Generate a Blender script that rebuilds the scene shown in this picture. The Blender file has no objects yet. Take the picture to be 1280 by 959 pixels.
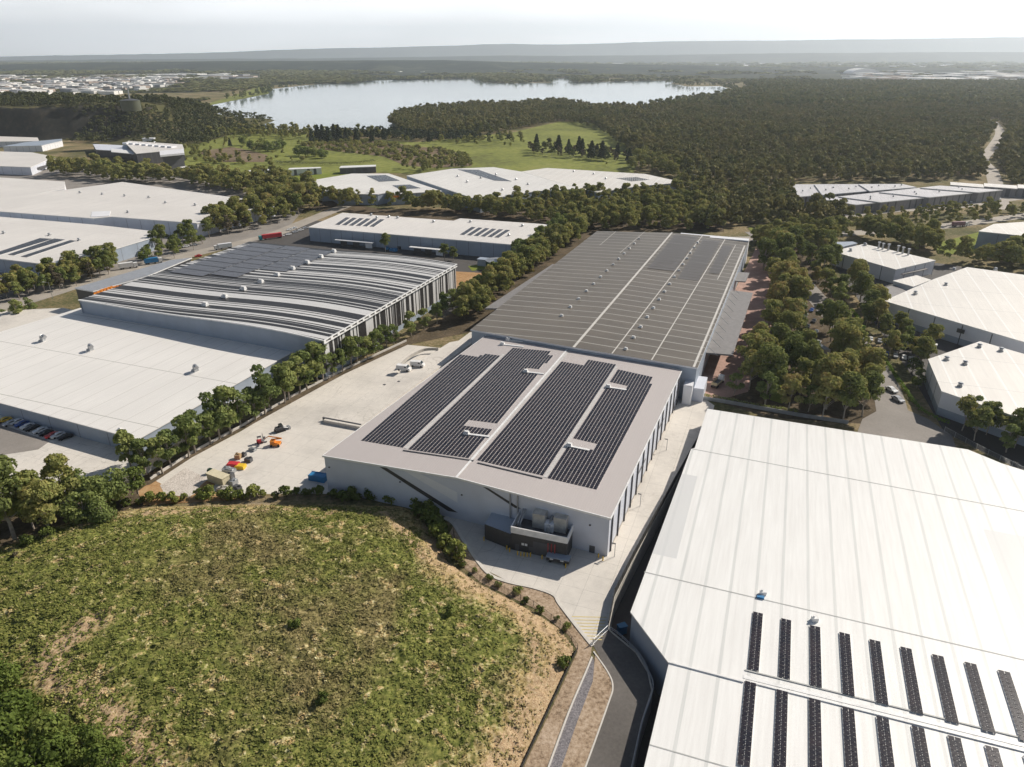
import bpy, math, random
import numpy as np
from mathutils import Vector, Matrix
from mathutils.geometry import delaunay_2d_cdt, tessellate_polygon

random.seed(7)
rng = np.random.default_rng(11)
R = math.radians
scene = bpy.context.scene
C = scene.collection

# ------------------------------------------------------------------ camera
CAM_H, PITCH, FOCAL = 120.0, R(24.7), 888.0
cam = bpy.data.cameras.new('camera')
cam.sensor_width = 36.0
cam.lens = 36.0 * FOCAL / 1280.0
cam.clip_start, cam.clip_end = 1.0, 120000.0
camo = bpy.data.objects.new('camera', cam)
C.objects.link(camo)
camo.location = (0, 0, CAM_H)
camo.rotation_euler = (R(90) - PITCH, 0, 0)
scene.camera = camo

# ------------------------------------------------------------------ light
SUNV = Vector((-1.13, -0.75, -1.0)).normalized()
SUN_EL = math.asin(-SUNV.z)
SUN_AZ = math.atan2(1.13, 0.75)
sun = bpy.data.lights.new('sun', 'SUN')
sun.energy = 5.0
sun.angle = R(0.5)
sun.color = (1.0, 0.93, 0.83)
suno = bpy.data.objects.new('sun', sun)
C.objects.link(suno)
suno.rotation_euler = SUNV.to_track_quat('-Z', 'Y').to_euler()
suno.location = (300, 200, 400)

world = bpy.data.worlds.new('World')
scene.world = world
world.use_nodes = True
wn, wl = world.node_tree.nodes, world.node_tree.links
bg = wn['Background']
sky = wn.new('ShaderNodeTexSky')
sky.sky_type = 'NISHITA'
sky.sun_disc = False
sky.sun_elevation = SUN_EL
sky.sun_rotation = SUN_AZ
sky.altitude = 100
sky.air_density = 1.0
sky.dust_density = 0.8
sky.ozone_density = 1.0
# thin high cloud veil
tc = wn.new('ShaderNodeTexCoord')
mp = wn.new('ShaderNodeMapping')
mp.inputs['Scale'].default_value = (1.2, 1.2, 9.0)
nz = wn.new('ShaderNodeTexNoise')
nz.inputs['Scale'].default_value = 2.2
nz.inputs['Detail'].default_value = 7
nz.inputs['Roughness'].default_value = 0.55
rp = wn.new('ShaderNodeValToRGB')
rp.color_ramp.elements[0].position = 0.38
rp.color_ramp.elements[0].color = (0.72, 0.72, 0.72, 1)
rp.color_ramp.elements[1].position = 0.62
rp.color_ramp.elements[1].color = (0.96, 0.96, 0.96, 1)
mx = wn.new('ShaderNodeMix')
mx.data_type = 'RGBA'
mx.inputs[7].default_value = (34.0, 34.3, 35.0, 1)
wl.new(tc.outputs['Generated'], mp.inputs['Vector'])
wl.new(mp.outputs['Vector'], nz.inputs['Vector'])
wl.new(nz.outputs['Fac'], rp.inputs['Fac'])
sx_ = wn.new('ShaderNodeSeparateXYZ')
wl.new(tc.outputs['Generated'], sx_.inputs[0])
mr = wn.new('ShaderNodeMapRange')
mr.interpolation_type = 'SMOOTHSTEP'
for k_, v_ in ((1, 0.045), (2, 0.16), (3, 1.0), (4, 0.0)): mr.inputs[k_].default_value = v_
wl.new(sx_.outputs[2], mr.inputs[0])
ml = wn.new('ShaderNodeMath'); ml.operation = 'MULTIPLY'
wl.new(mr.outputs[0], ml.inputs[0])
wl.new(rp.outputs['Color'], ml.inputs[1])
wl.new(ml.outputs[0], mx.inputs[0])
wl.new(sky.outputs[0], mx.inputs[6])
wl.new(mx.outputs[2], bg.inputs['Color'])
bg.inputs['Strength'].default_value = 0.052

scene.view_settings.view_transform = 'Standard'
scene.view_settings.look = 'None'
scene.view_settings.gamma = 1
scene.view_settings.exposure = 0.17
scene.cycles.max_bounces = 5
scene.cycles.diffuse_bounces = 3
scene.cycles.glossy_bounces = 3
scene.cycles.transmission_bounces = 3
scene.cycles.volume_bounces = 1
scene.cycles.use_denoising = True
scene.cycles.use_adaptive_sampling = True
scene.cycles.adaptive_threshold = 0.02

# ------------------------------------------------------------------ geometry of the view
def at(px, py, z=0.0):
    r = (px - 640) / FOCAL
    u = -(py - 479.5) / FOCAL
    y = math.cos(PITCH) + math.sin(PITCH) * u
    zz = -math.sin(PITCH) + math.cos(PITCH) * u
    t = (z - CAM_H) / zz
    return Vector((r * t, y * t, z))

def atp(pts, z=0.0):
    return [at(p[0], p[1], p[2] if len(p) > 2 else z) for p in pts]

UA = R(-20.5)
U = Vector((math.cos(UA), math.sin(UA), 0))
V = Vector((-math.sin(UA), math.cos(UA), 0))

# ------------------------------------------------------------------ materials
MATS = {}
class NT:
    def __init__(self, name):
        self.m = bpy.data.materials.new(name)
        self.m.use_nodes = True
        self.n, self.l = self.m.node_tree.nodes, self.m.node_tree.links
        self.b = self.n['Principled BSDF']
        self.out = self.n['Material Output']
    def inp(self, node, sock, val):
        if val is None: return
        if isinstance(val, bpy.types.NodeSocket): self.l.new(val, node.inputs[sock])
        else: node.inputs[sock].default_value = val
    def obj(self):
        return self.n.new('ShaderNodeTexCoord').outputs['Object']
    def pos(self):
        return self.n.new('ShaderNodeNewGeometry').outputs['Position']
    def sep(self, v):
        s = self.n.new('ShaderNodeSeparateXYZ'); self.l.new(v, s.inputs[0]); return s.outputs
    def math(self, op, a, b=None, c=None, clamp=False):
        s = self.n.new('ShaderNodeMath'); s.operation = op; s.use_clamp = clamp
        self.inp(s, 0, a); self.inp(s, 1, b); self.inp(s, 2, c)
        return s.outputs[0]
    def noise(self, vec, scale, detail=4, rough=0.55, dist=0.0, dim='3D', w=None):
        s = self.n.new('ShaderNodeTexNoise'); s.noise_dimensions = dim
        if dim != '1D': self.l.new(vec, s.inputs['Vector'])
        if w is not None: self.inp(s, 'W', w)
        s.inputs['Scale'].default_value = scale
        s.inputs['Detail'].default_value = detail
        s.inputs['Roughness'].default_value = rough
        s.inputs['Distortion'].default_value = dist
        return s.outputs['Fac']
    def vor(self, vec, scale, feature='F1'):
        s = self.n.new('ShaderNodeTexVoronoi'); s.feature = feature
        self.l.new(vec, s.inputs['Vector']); s.inputs['Scale'].default_value = scale
        return s.outputs
    def ramp(self, fac, stops, interp='LINEAR'):
        s = self.n.new('ShaderNodeValToRGB'); s.color_ramp.interpolation = interp
        e = s.color_ramp.elements
        while len(e) < len(stops): e.new(0.5)
        for i, (p, c) in enumerate(stops):
            e[i].position = p
            if not isinstance(c, tuple): c = (c, c, c)
            e[i].color = (*c[:3], 1)
        self.l.new(fac, s.inputs['Fac'])
        return s.outputs['Color']
    def mix(self, fac, a, b, blend='MIX'):
        s = self.n.new('ShaderNodeMix'); s.data_type = 'RGBA'; s.blend_type = blend
        self.inp(s, 0, fac)
        for k, v in ((6, a), (7, b)):
            if isinstance(v, tuple): v = (*v[:3], 1)
            self.inp(s, k, v)
        return s.outputs[2]
    def color(self, v, rough=0.7, metal=0.0, spec=None):
        if isinstance(v, tuple): v = (*v[:3], 1)
        self.inp(self.b, 'Base Color', v)
        self.inp(self.b, 'Roughness', rough)
        self.inp(self.b, 'Metallic', metal)
        if spec is not None: self.inp(self.b, 'Specular IOR Level', spec)
    def bump(self, h, strength=0.3, dist=0.1):
        s = self.n.new('ShaderNodeBump'); s.inputs['Strength'].default_value = strength
        s.inputs['Distance'].default_value = dist
        self.l.new(h, s.inputs['Height']); self.l.new(s.outputs[0], self.b.inputs['Normal'])

def paint(name, col, rough=0.5, metal=0.0, var=0.12, scale=0.6):
    if name in MATS: return MATS[name]
    t = NT(name)
    f = t.noise(t.obj(), scale, 5, 0.6)
    c = t.ramp(f, [(0.3, tuple(x * (1 - var) for x in col)), (0.7, tuple(min(1, x * (1 + var)) for x in col))])
    t.color(c, rough, metal)
    MATS[name] = t.m
    return t.m

def obj_color_paint(name, rough=0.3):
    if name in MATS: return MATS[name]
    t = NT(name)
    oi = t.n.new('ShaderNodeObjectInfo')
    t.color(oi.outputs['Color'], rough)
    MATS[name] = t.m
    return t.m

def roof_mat(name, col, axis=0, period=8.0, lw=0.35, lcol=None, cross=40.0, ccol=None, rough=0.5, rib=0.0, wear=0.06, cw=0.25, phase=0.0):
    """sheet metal roof: seams along one axis, cross flashings, faint rain streaks"""
    if name in MATS: return MATS[name]
    t = NT(name)
    o = t.obj(); s = t.sep(o)
    a = s[axis]; b = s[1 - axis]
    mapn = t.n.new('ShaderNodeMapping')
    t.l.new(o, mapn.inputs[0])
    sc = [1.0, 1.0, 1.0]; sc[axis] = 0.9; sc[1 - axis] = 0.06
    mapn.inputs['Scale'].default_value = sc
    streak = t.noise(mapn.outputs[0], 0.9, 5, 0.65)
    big = t.noise(o, 0.03, 4, 0.5)
    c = t.ramp(streak, [(0.25, tuple(x * (1 - wear) for x in col)), (0.75, tuple(min(1, x * (1 + wear * .6)) for x in col))])
    c = t.mix(t.ramp(big, [(0.35, 0.0), (0.7, 0.5)]), c, tuple(x * (1 - wear * 1.6) for x in col))
    if lcol:
        f = t.math('FRACT', t.math('DIVIDE', t.math('ADD', a, 1000.0 + phase), period))
        m = t.math('LESS_THAN', f, lw / period)
        c = t.mix(m, c, lcol)
    if ccol:
        f2 = t.math('FRACT', t.math('DIVIDE', t.math('ADD', b, 1000.0), cross))
        m2 = t.math('LESS_THAN', f2, cw / cross)
        c = t.mix(m2, c, ccol)
    t.color(c, rough)
    if rib:
        f3 = t.math('PINGPONG', t.math('MULTIPLY', a, 2.5), 1.0)
        t.bump(f3, rib, 0.05)
    MATS[name] = t.m
    return t.m

M_WHITE = roof_mat('white_roof_sheet', (0.78, 0.755, 0.71), 0, 8.5, 0.3, (0.58, 0.555, 0.51), 38, (0.45, 0.43, 0.4), wear=.12)
M_CREAM = roof_mat('cream_roof_sheet', (0.75, 0.71, 0.65), 0, 9.0, 0.7, (0.80, 0.78, 0.74), 30, (0.45, 0.43, 0.4), wear=0.11)
M_FARW = roof_mat('pale_roof_sheet', (0.76, 0.72, 0.67), 0, 14.0, 0.5, (0.66, 0.62, 0.58), 60, (0.52, 0.50, 0.46), wear=.12)
M_MAUVE = roof_mat('grey_roof_sheet', (0.50, 0.452, 0.43), 0, 0.76, 0.08, (0.45, 0.405, 0.385), 300, None, rough=0.5, wear=0.04)
M_DARKROOF = roof_mat('brown_grey_roof', (0.168, 0.142, 0.110), 1, 7.6, 0.75, (0.33, 0.31, 0.27), 300, None, rough=0.42, wear=0.25)
M_AWN = paint('awning_grey', (0.23, 0.215, 0.205), 0.5)
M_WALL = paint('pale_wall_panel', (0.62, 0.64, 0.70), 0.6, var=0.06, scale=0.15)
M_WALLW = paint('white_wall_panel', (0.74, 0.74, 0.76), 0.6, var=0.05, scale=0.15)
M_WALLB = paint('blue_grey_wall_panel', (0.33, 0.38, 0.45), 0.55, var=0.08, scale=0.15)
M_JOINT = paint('dark_joint', (0.12, 0.12, 0.13), 0.7)
M_CHAR = paint('charcoal_cladding', (0.055, 0.052, 0.052), 0.55, var=0.15, scale=0.5)
M_DGREY = paint('dark_grey_metal', (0.09, 0.09, 0.095), 0.5)
M_TRIM = paint('white_flashing', (0.78, 0.77, 0.75), 0.45)
M_STEEL = paint('galvanised_steel', (0.42, 0.43, 0.44), 0.4, 0.5)
M_DOOR = paint('roller_door_grey', (0.36, 0.38, 0.40), 0.5)
M_GLASS = paint('dark_glass', (0.02, 0.03, 0.035), 0.12)
M_TYRE = paint('tyre_rubber', (0.02, 0.02, 0.02), 0.8)
M_ORANGE = paint('orange_paint', (0.75, 0.25, 0.03), 0.5)
M_YELLOW = paint('yellow_paint', (0.75, 0.48, 0.03), 0.5)
M_RED = paint('red_paint', (0.55, 0.04, 0.05), 0.5)
M_BLUE = paint('blue_paint', (0.03, 0.2, 0.42), 0.5)
M_GREEN = paint('dark_green_paint', (0.03, 0.075, 0.05), 0.5)
M_CONC = paint('concrete_block', (0.46, 0.43, 0.38), 0.85, var=0.15, scale=0.8)
M_KERB = paint('kerb_concrete', (0.62, 0.58, 0.52), 0.85, var=0.1, scale=0.5)
M_TIMBER = paint('raw_timber', (0.42, 0.28, 0.15), 0.8)
M_BARK = paint('bark', (0.34, 0.29, 0.235), 0.9, var=0.3, scale=1.5)
M_MESH = paint('black_fence_wire', (0.035, 0.033, 0.03), 0.7)
M_PINK = paint('membrane_tan', (0.62, 0.55, 0.38), 0.8)

def mat_striped():
    t = NT('barcode_sheet')
    s = t.sep(t.obj())
    b = s[1]
    def wn1(v):
        w = t.n.new('ShaderNodeTexWhiteNoise'); w.noise_dimensions = '1D'; t.l.new(v, w.inputs['W']); return w.outputs['Value']
    n1 = wn1(t.math('FLOOR', t.math('MULTIPLY', t.math('ADD', b, 300.0), 1.15)))
    n2 = wn1(t.math('FLOOR', t.math('MULTIPLY', t.math('ADD', b, 171.0), .42)))
    f = t.math('ADD', t.math('MULTIPLY', n1, 0.6), t.math('MULTIPLY', n2, 0.4))
    c = t.ramp(f, [(0.0, (0.028, 0.026, 0.026)), (0.50, (0.26, 0.26, 0.26)), (0.54, (0.60, 0.59, 0.575))], 'CONSTANT')
    t.color(c, 0.45)
    return t.m
M_STRIPE = mat_striped()

def mat_panel():
    t = NT('solar_cell')
    c = t.ramp(t.noise(t.obj(), 0.35, 2), [(0.35, (0.016, 0.016, 0.024)), (0.7, (0.034, 0.027, 0.033))])
    t.color(c, 0.22, 0.0, 0.35)
    return t.m
M_PANEL = mat_panel()
M_FRAME = paint('aluminium_rail', (0.70, 0.68, 0.67), 0.5, 0.0)

def mat_concrete():
    t = NT('concrete_yard')
    p = t.pos()
    s = t.sep(p)
    ca, sa = math.cos(-UA), math.sin(-UA)
    a = t.math('ADD', t.math('MULTIPLY', s[0], ca), t.math('MULTIPLY', s[1], -sa))
    b = t.math('ADD', t.math('MULTIPLY', s[0], sa), t.math('MULTIPLY', s[1], ca))
    big = t.noise(p, 0.035, 5, 0.6)
    fine = t.noise(p, 0.5, 5, 0.7)
    c = t.ramp(big, [(0.3, (0.44, 0.41, 0.37)), (0.52, (0.66, 0.615, 0.55)), (0.75, (0.74, 0.68, 0.60))])
    c = t.mix(0.35, c, t.ramp(fine, [(0.3, (0.52, 0.48, 0.43)), (0.7, (0.74, 0.69, 0.62))]))
    # tyre arcs
    arcs = t.noise(p, 0.05, 2, 0.5, 2.5)
    band = t.math('PINGPONG', t.math('MULTIPLY', arcs, 9.0), 1.0)
    tyre = t.ramp(band, [(0.0, 0.45), (0.12, 0.0)])
    msk = t.ramp(t.noise(p, 0.025, 2), [(0.43, 0.0), (0.55, 1.0)])
    c = t.mix(t.math('MULTIPLY', tyre, msk), c, (0.34, 0.305, 0.27))
    for q in (a, b):
        j = t.math('LESS_THAN', t.math('FRACT', t.math('DIVIDE', t.math('ADD', q, 500.0), 6.0)), 0.012)
        c = t.mix(t.math('MULTIPLY', j, 0.6), c, (0.25, 0.23, 0.2))
    t.color(c, 0.85)
    return t.m
M_YARD = mat_concrete()

def mat_asphalt(name, col, var=0.2, sc=0.08):
    t = NT(name); p = t.pos()
    f = t.noise(p, sc, 5, 0.6); g = t.noise(p, 1.3, 3, 0.7)
    c = t.ramp(f, [(0.3, tuple(x * (1 - var) for x in col)), (0.7, tuple(x * (1 + var) for x in col))])
    c = t.mix(0.3, c, t.ramp(g, [(0.3, tuple(x * (1 - var * 1.5) for x in col)), (0.7, tuple(x * (1 + var * 1.5) for x in col))]))
    t.color(c, 0.85)
    return t.m
M_ASPH = mat_asphalt('asphalt', (0.075, 0.068, 0.062))
M_ROAD = mat_asphalt('worn_road', (0.25, 0.225, 0.20))
M_LIGHTROAD = mat_asphalt('pale_road', (0.36, 0.32, 0.27))
M_BRICK = mat_asphalt('red_paving', (0.40, 0.25, 0.20), 0.25, 0.2)
M_PIT = mat_asphalt('drive_strip', (0.10, 0.09, 0.085))

def soil_mat(name, stops, sc=0.05, fine=0.6, mixf=0.45, bump=0.5):
    t = NT(name); p = t.pos()
    f = t.noise(p, sc, 6, 0.62, 0.3)
    g = t.noise(p, fine, 5, 0.7)
    v = t.math('ADD', t.math('MULTIPLY', f, 1 - mixf), t.math('MULTIPLY', g, mixf))
    c = t.ramp(v, stops)
    t.color(c, 0.95, 0, 0.1)
    t.bump(g, bump, 0.3)
    return t.m
M_GROUND = soil_mat('dry_ground', [(0.36, (0.055, 0.065, 0.025)), (0.46, (0.12, 0.115, 0.05)), (0.55, (0.26, 0.20, 0.11)), (0.64, (0.36, 0.29, 0.2))], 0.02)
M_MEADOW = soil_mat('meadow_grass', [(0.34, (0.085, 0.085, 0.03)), (0.46, (0.17, 0.185, 0.05)), (0.56, (0.23, 0.25, 0.06)), (0.68, (0.30, 0.25, 0.12))], 0.009, 0.12, 0.55)
M_GREENGR = soil_mat('bright_grass', [(0.34, (0.13, 0.17, 0.02)), (0.66, (0.24, 0.26, 0.06))], 0.03, 0.3)
M_REED = soil_mat('brown_reeds', [(0.36, (0.10, 0.075, 0.045)), (0.5, (0.19, 0.14, 0.09)), (0.64, (0.25, 0.19, 0.13))], 0.03, 0.2)
M_MULCH = soil_mat('garden_mulch', [(0.36, (0.16, 0.11, 0.07)), (0.48, (0.38, 0.28, 0.19)), (0.64, (0.56, 0.44, 0.33))], 0.12, 1.2, 0.65)
M_DIRT = soil_mat('orange_dirt', [(0.34, (0.26, 0.14, 0.06)), (0.5, (0.42, 0.25, 0.12)), (0.66, (0.52, 0.36, 0.2))], 0.08, 0.8)
M_RUBBLE = soil_mat('crushed_rubble', [(0.34, (0.34, 0.3, 0.26)), (0.5, (0.58, 0.52, 0.46)), (0.62, (0.72, 0.66, 0.6))], 0.3, 2.2, 0.7)
M_DRAIN = soil_mat('grey_gravel_drain', [(0.34, (0.10, 0.095, 0.10)), (0.5, (0.22, 0.205, 0.21)), (0.66, (0.36, 0.33, 0.33))], 0.6, 2.6, 0.7)
M_LITTER = soil_mat('leaf_litter', [(0.34, (0.05, 0.04, 0.025)), (0.5, (0.11, 0.085, 0.055)), (0.66, (0.2, 0.15, 0.1))], 0.1, 0.9)
M_ROCK = soil_mat('quarry_rock', [(0.3, (0.018, 0.020, 0.018)), (0.5, (0.045, 0.042, 0.034)), (0.66, (0.09, 0.075, 0.05))], 0.02, 0.12, 0.5)
M_HILL = soil_mat('hill_scrub', [(0.34, (0.05, 0.055, 0.022)), (0.5, (0.10, 0.095, 0.04)), (0.66, (0.22, 0.18, 0.09))], 0.012, 0.08)
M_PLAIN = soil_mat('far_plain_cover', [(0.4, (0.022, 0.030, 0.018)), (0.54, (0.038, 0.045, 0.024)), (0.62, (0.085, 0.085, 0.045)), (0.72, (0.17, 0.155, 0.11))], 0.0011, 0.006, 0.5, 0.0)
M_MOUNT = soil_mat('mountain_bush', [(0.4, (0.014, 0.022, 0.018)), (0.52, (0.030, 0.040, 0.028)), (0.66, (0.09, 0.095, 0.06))], 0.0015, 0.008, 0.4, 0.0)

def mat_mound():
    t = NT('weedy_grass')
    p = t.pos()
    at_ = t.n.new('ShaderNodeAttribute'); at_.attribute_name = 'bare'
    n1 = t.noise(p, 0.024, 5, 0.62, 0.5)
    n2 = t.noise(p, 0.26, 6, 0.7, 0.6)
    n3 = t.noise(p, 1.1, 5, 0.7)
    n4 = t.noise(p, 4.0, 3, 0.7)
    green = t.ramp(n3, [(0.3, (0.056, 0.072, 0.020)), (0.47, (0.140, 0.156, 0.040)), (0.62, (0.270, 0.263, 0.076)), (0.75, (0.400, 0.348, 0.122))])
    olive = t.ramp(n3, [(0.3, (0.079, 0.070, 0.030)), (0.5, (0.206, 0.170, 0.074)), (0.7, (0.392, 0.311, 0.157))])
    straw = t.ramp(n3, [(0.3, (0.235, 0.157, 0.065)), (0.48, (0.588, 0.406, 0.185)), (0.68, (0.620, 0.620, 0.369))])
    brown = t.ramp(n4, [(0.3, (0.177, 0.114, 0.070)), (0.5, (0.471, 0.322, 0.194)), (0.7, (0.620, 0.536, 0.342))])
    c = t.mix(t.ramp(n1, [(0.50, 0.0), (0.62, 0.9)]), green, olive)
    patch = t.math('ADD', t.math('MULTIPLY', n2, 0.75), t.math('MULTIPLY', n3, 0.25))
    c = t.mix(t.ramp(patch, [(0.545, 0.0), (0.60, 0.95)]), c, straw)
    b = t.math('ADD', at_.outputs['Fac'], t.math('MULTIPLY', t.math('SUBTRACT', n2, 0.5), 1.6))
    b2 = t.math('ADD', b, t.math('MULTIPLY', t.math('SUBTRACT', n3, 0.5), 1.0))
    c = t.mix(t.ramp(b2, [(0.22, 0.0), (0.5, 0.85)]), c, t.mix(0.5, straw, olive))
    c = t.mix(t.ramp(b2, [(0.55, 0.0), (0.85, 0.95)]), c, brown)
    t.color(c, 0.95, 0, 0.05)
    t.bump(n3, 0.35, 0.4)
    return t.m
M_MOUND = mat_mound()

def mat_leaf(name, stops, trans=0.2, sc=0.35):
    t = NT(name)
    oi = t.n.new('ShaderNodeObjectInfo')
    f = t.noise(t.pos(), sc, 4, 0.65)
    g = t.noise(t.pos(), 0.014 if sc < .1 else 0.045, 4, 0.6)
    v = t.math('ADD', t.math('MULTIPLY', f, 0.5), t.math('ADD', t.math('MULTIPLY', oi.outputs['Random'], 0.2), t.math('MULTIPLY', g, 0.3)))
    c = t.ramp(v, stops)
    t.color(c, 0.75, 0, 0.08)
    tr = t.n.new('ShaderNodeBsdfTranslucent')
    t.l.new(c, tr.inputs['Color'])
    ms = t.n.new('ShaderNodeMixShader'); ms.inputs[0].default_value = trans
    t.l.new(t.b.outputs[0], ms.inputs[1]); t.l.new(tr.outputs[0], ms.inputs[2])
    t.l.new(ms.outputs[0], t.out.inputs['Surface'])
    return t.m
M_GUM = mat_leaf('gum_leaves', [(0.32, (0.116, 0.143, 0.048)), (0.45, (0.211, 0.241, 0.076)), (0.56, (0.341, 0.328, 0.109)), (0.68, (0.421, 0.313, 0.130))], 0.35)
M_ROW = mat_leaf('row_tree_leaves', [(0.32, (0.113, 0.149, 0.051)), (0.5, (0.224, 0.269, 0.086)), (0.66, (0.359, 0.374, 0.129))], 0.35)
M_WOOD = mat_leaf('woodland_leaves', [(0.30, (0.057, 0.078, 0.028)), (0.46, (0.118, 0.143, 0.047)), (0.58, (0.203, 0.195, 0.070)), (0.70, (0.270, 0.231, 0.094))], 0.25, 0.07)
M_PINE = mat_leaf('pine_needles', [(0.32, (0.025, 0.039, 0.020)), (0.66, (0.070, 0.087, 0.039))], 0.1)
M_SHRUB = mat_leaf('shrub_leaves', [(0.32, (0.075, 0.100, 0.025)), (0.5, (0.163, 0.200, 0.050)), (0.66, (0.312, 0.325, 0.088))])
M_CASU = mat_leaf('grey_scrub_leaves', [(0.32, (0.070, 0.059, 0.039)), (0.5, (0.133, 0.112, 0.073)), (0.66, (0.210, 0.175, 0.112))])
M_LUSH = mat_leaf('lush_leaves', [(0.32, (0.07, 0.10, 0.02)), (0.5, (0.15, 0.20, 0.045)), (0.66, (0.26, 0.29, 0.08))], 0.35)
M_HEDGE = mat_leaf('hedge_leaves', [(0.32, (0.06, 0.11, 0.015)), (0.5, (0.15, 0.24, 0.03)), (0.66, (0.27, 0.36, 0.06))])

# ------------------------------------------------------------------ mesh helpers
def tag(o, label=None, cat=None, group=None, kind=None):
    if label: o['label'] = label
    if cat: o['category'] = cat
    if group: o['group'] = group
    if kind: o['kind'] = kind
    return o

def link(name, me, parent=None):
    o = bpy.data.objects.new(name, me)
    C.objects.link(o)
    if parent: o.parent = parent
    return o

def root(name, loc, rz, label, cat, group=None):
    o = bpy.data.objects.new(name, None)
    o.empty_display_size = 1
    C.objects.link(o)
    o.location = loc
    o.rotation_euler = (0, 0, rz)
    o['rz'] = rz
    return tag(o, label, cat, group)

class MB:
    """collects faces in world (or local) coordinates, links them as ONE mesh"""
    def __init__(self): self.v, self.f, self.m = [], [], []
    def face(self, pts, mi=0):
        n = len(self.v); self.v += [tuple(p) for p in pts]
        self.f.append(tuple(range(n, n + len(pts)))); self.m.append(mi)
    def poly(self, pts, mi=0):
        pts = [Vector(p) for p in pts]
        tris = tessellate_polygon([pts]); n = len(self.v)
        self.v += [tuple(p) for p in pts]
        a = sum((pts[i].x * pts[(i + 1) % len(pts)].y - pts[(i + 1) % len(pts)].x * pts[i].y) for i in range(len(pts)))
        for t in tris:
            p0, p1, p2 = (pts[i] for i in t)
            up = (p1 - p0).cross(p2 - p0).z > 0
            self.f.append(tuple(n + i for i in (t if up else t[::-1]))); self.m.append(mi)
    def prism(self, pts, z0, z1, top=True, mi=0, mtop=None):
        pts = [Vector((p[0], p[1], 0)) for p in pts]
        k = len(pts)
        for i in range(k):
            a, b = pts[i], pts[(i + 1) % k]
            self.face([(a.x, a.y, z0), (b.x, b.y, z0), (b.x, b.y, z1), (a.x, a.y, z1)], mi)
        if top: self.poly([(p.x, p.y, z1) for p in pts], mi if mtop is None else mtop)
    def box(self, c, s, ang=0.0, mi=0, taper=1.0):
        ca, sa = math.cos(ang), math.sin(ang)
        P = []
        for dz, k in ((-.5, 1), (.5, taper)):
            for dx, dy in ((-.5, -.5), (.5, -.5), (.5, .5), (-.5, .5)):
                x, y = dx * s[0] * k, dy * s[1] * k
                P.append((c[0] + x * ca - y * sa, c[1] + x * sa + y * ca, c[2] + dz * s[2]))
        n = len(self.v); self.v += P
        for f in ((0, 3, 2, 1), (4, 5, 6, 7), (0, 1, 5, 4), (1, 2, 6, 5), (2, 3, 7, 6), (3, 0, 4, 7)):
            self.f.append(tuple(n + i for i in f)); self.m.append(mi)
    def tube(self, a, b, r0, r1=None, n=6, mi=0, cap=True):
        a, b = Vector(a), Vector(b); r1 = r0 if r1 is None else r1
        d = (b - a).normalized(); s = d.orthogonal().normalized(); t = d.cross(s)
        k = len(self.v)
        for p, r in ((a, r0), (b, r1)):
            for i in range(n):
                an = 2 * math.pi * i / n
                self.v.append(tuple(p + (s * math.cos(an) + t * math.sin(an)) * r))
        for i in range(n):
            j = (i + 1) % n
            self.f.append((k + i, k + j, k + n + j, k + n + i)); self.m.append(mi)
        if cap:
            self.f.append(tuple(k + n + i for i in range(n))); self.m.append(mi)
            self.f.append(tuple(k + i for i in reversed(range(n)))); self.m.append(mi)
    def path(self, pts, w, z0, h, mi=0):
        """a wall or kerb of width w and height h along a polyline"""
        pts = [Vector((p[0], p[1], (p[2] if len(p) > 2 else 0))) for p in pts]
        L, Rr = [], []
        for i, p in enumerate(pts):
            a = pts[max(0, i - 1)]; b = pts[min(len(pts) - 1, i + 1)]
            d = (b - a); d.z = 0; d.normalize(); nn = Vector((-d.y, d.x, 0))
            L.append(p + nn * w / 2); Rr.append(p - nn * w / 2)
        for i in range(len(pts) - 1):
            l0, l1, r0, r1 = L[i], L[i + 1], Rr[i], Rr[i + 1]
            up = Vector((0, 0, h)); zo = Vector((0, 0, z0))
            self.face([r0 + zo + up, r1 + zo + up, l1 + zo + up, l0 + zo + up], mi)
            self.face([r0 + zo, r1 + zo, r1 + zo + up, r0 + zo + up], mi)
            self.face([l1 + zo, l0 + zo, l0 + zo + up, l1 + zo + up], mi)
        for i, s in ((0, 1), (-1, -1)):
            zo = Vector((0, 0, z0)); up = Vector((0, 0, h))
            q = [L[i] + zo, Rr[i] + zo, Rr[i] + zo + up, L[i] + zo + up]
            self.face(q if s > 0 else q[::-1], mi)
    def build(self, name, mats, parent=None, local=True, smooth=False):
        me = bpy.data.meshes.new(name)
        vs = self.v
        if parent is not None and local:
            rz = parent.get('rz', 0.0); l = parent.location
            ca, sa = math.cos(-rz), math.sin(-rz)
            vs = [((x - l.x) * ca - (y - l.y) * sa, (x - l.x) * sa + (y - l.y) * ca, z - l.z) for x, y, z in self.v]
        me.from_pydata(vs, [], self.f)
        if not isinstance(mats, (list, tuple)): mats = [mats]
        for m in mats: me.materials.append(m)
        if len(mats) > 1: me.polygons.foreach_set('material_index', self.m)
        if smooth: me.polygons.foreach_set('use_smooth', [True] * len(me.polygons))
        me.validate()
        me.update()
        o = link(name, me, parent)
        return o

def single(mb, name, mats, label, cat, group=None, base=None, rz=0.0):
    """a thing that is one mesh, origin at its base"""
    if base is None:
        base = Vector((sum(v[0] for v in mb.v) / len(mb.v), sum(v[1] for v in mb.v) / len(mb.v), min(v[2] for v in mb.v)))
    ca, sa = math.cos(-rz), math.sin(-rz)
    mb.v = [((x - base[0]) * ca - (y - base[1]) * sa, (x - base[0]) * sa + (y - base[1]) * ca, z - base[2]) for x, y, z in mb.v]
    o = mb.build(name, mats)
    o.location = base; o.rotation_euler = (0, 0, rz)
    return tag(o, label, cat, group)

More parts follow.
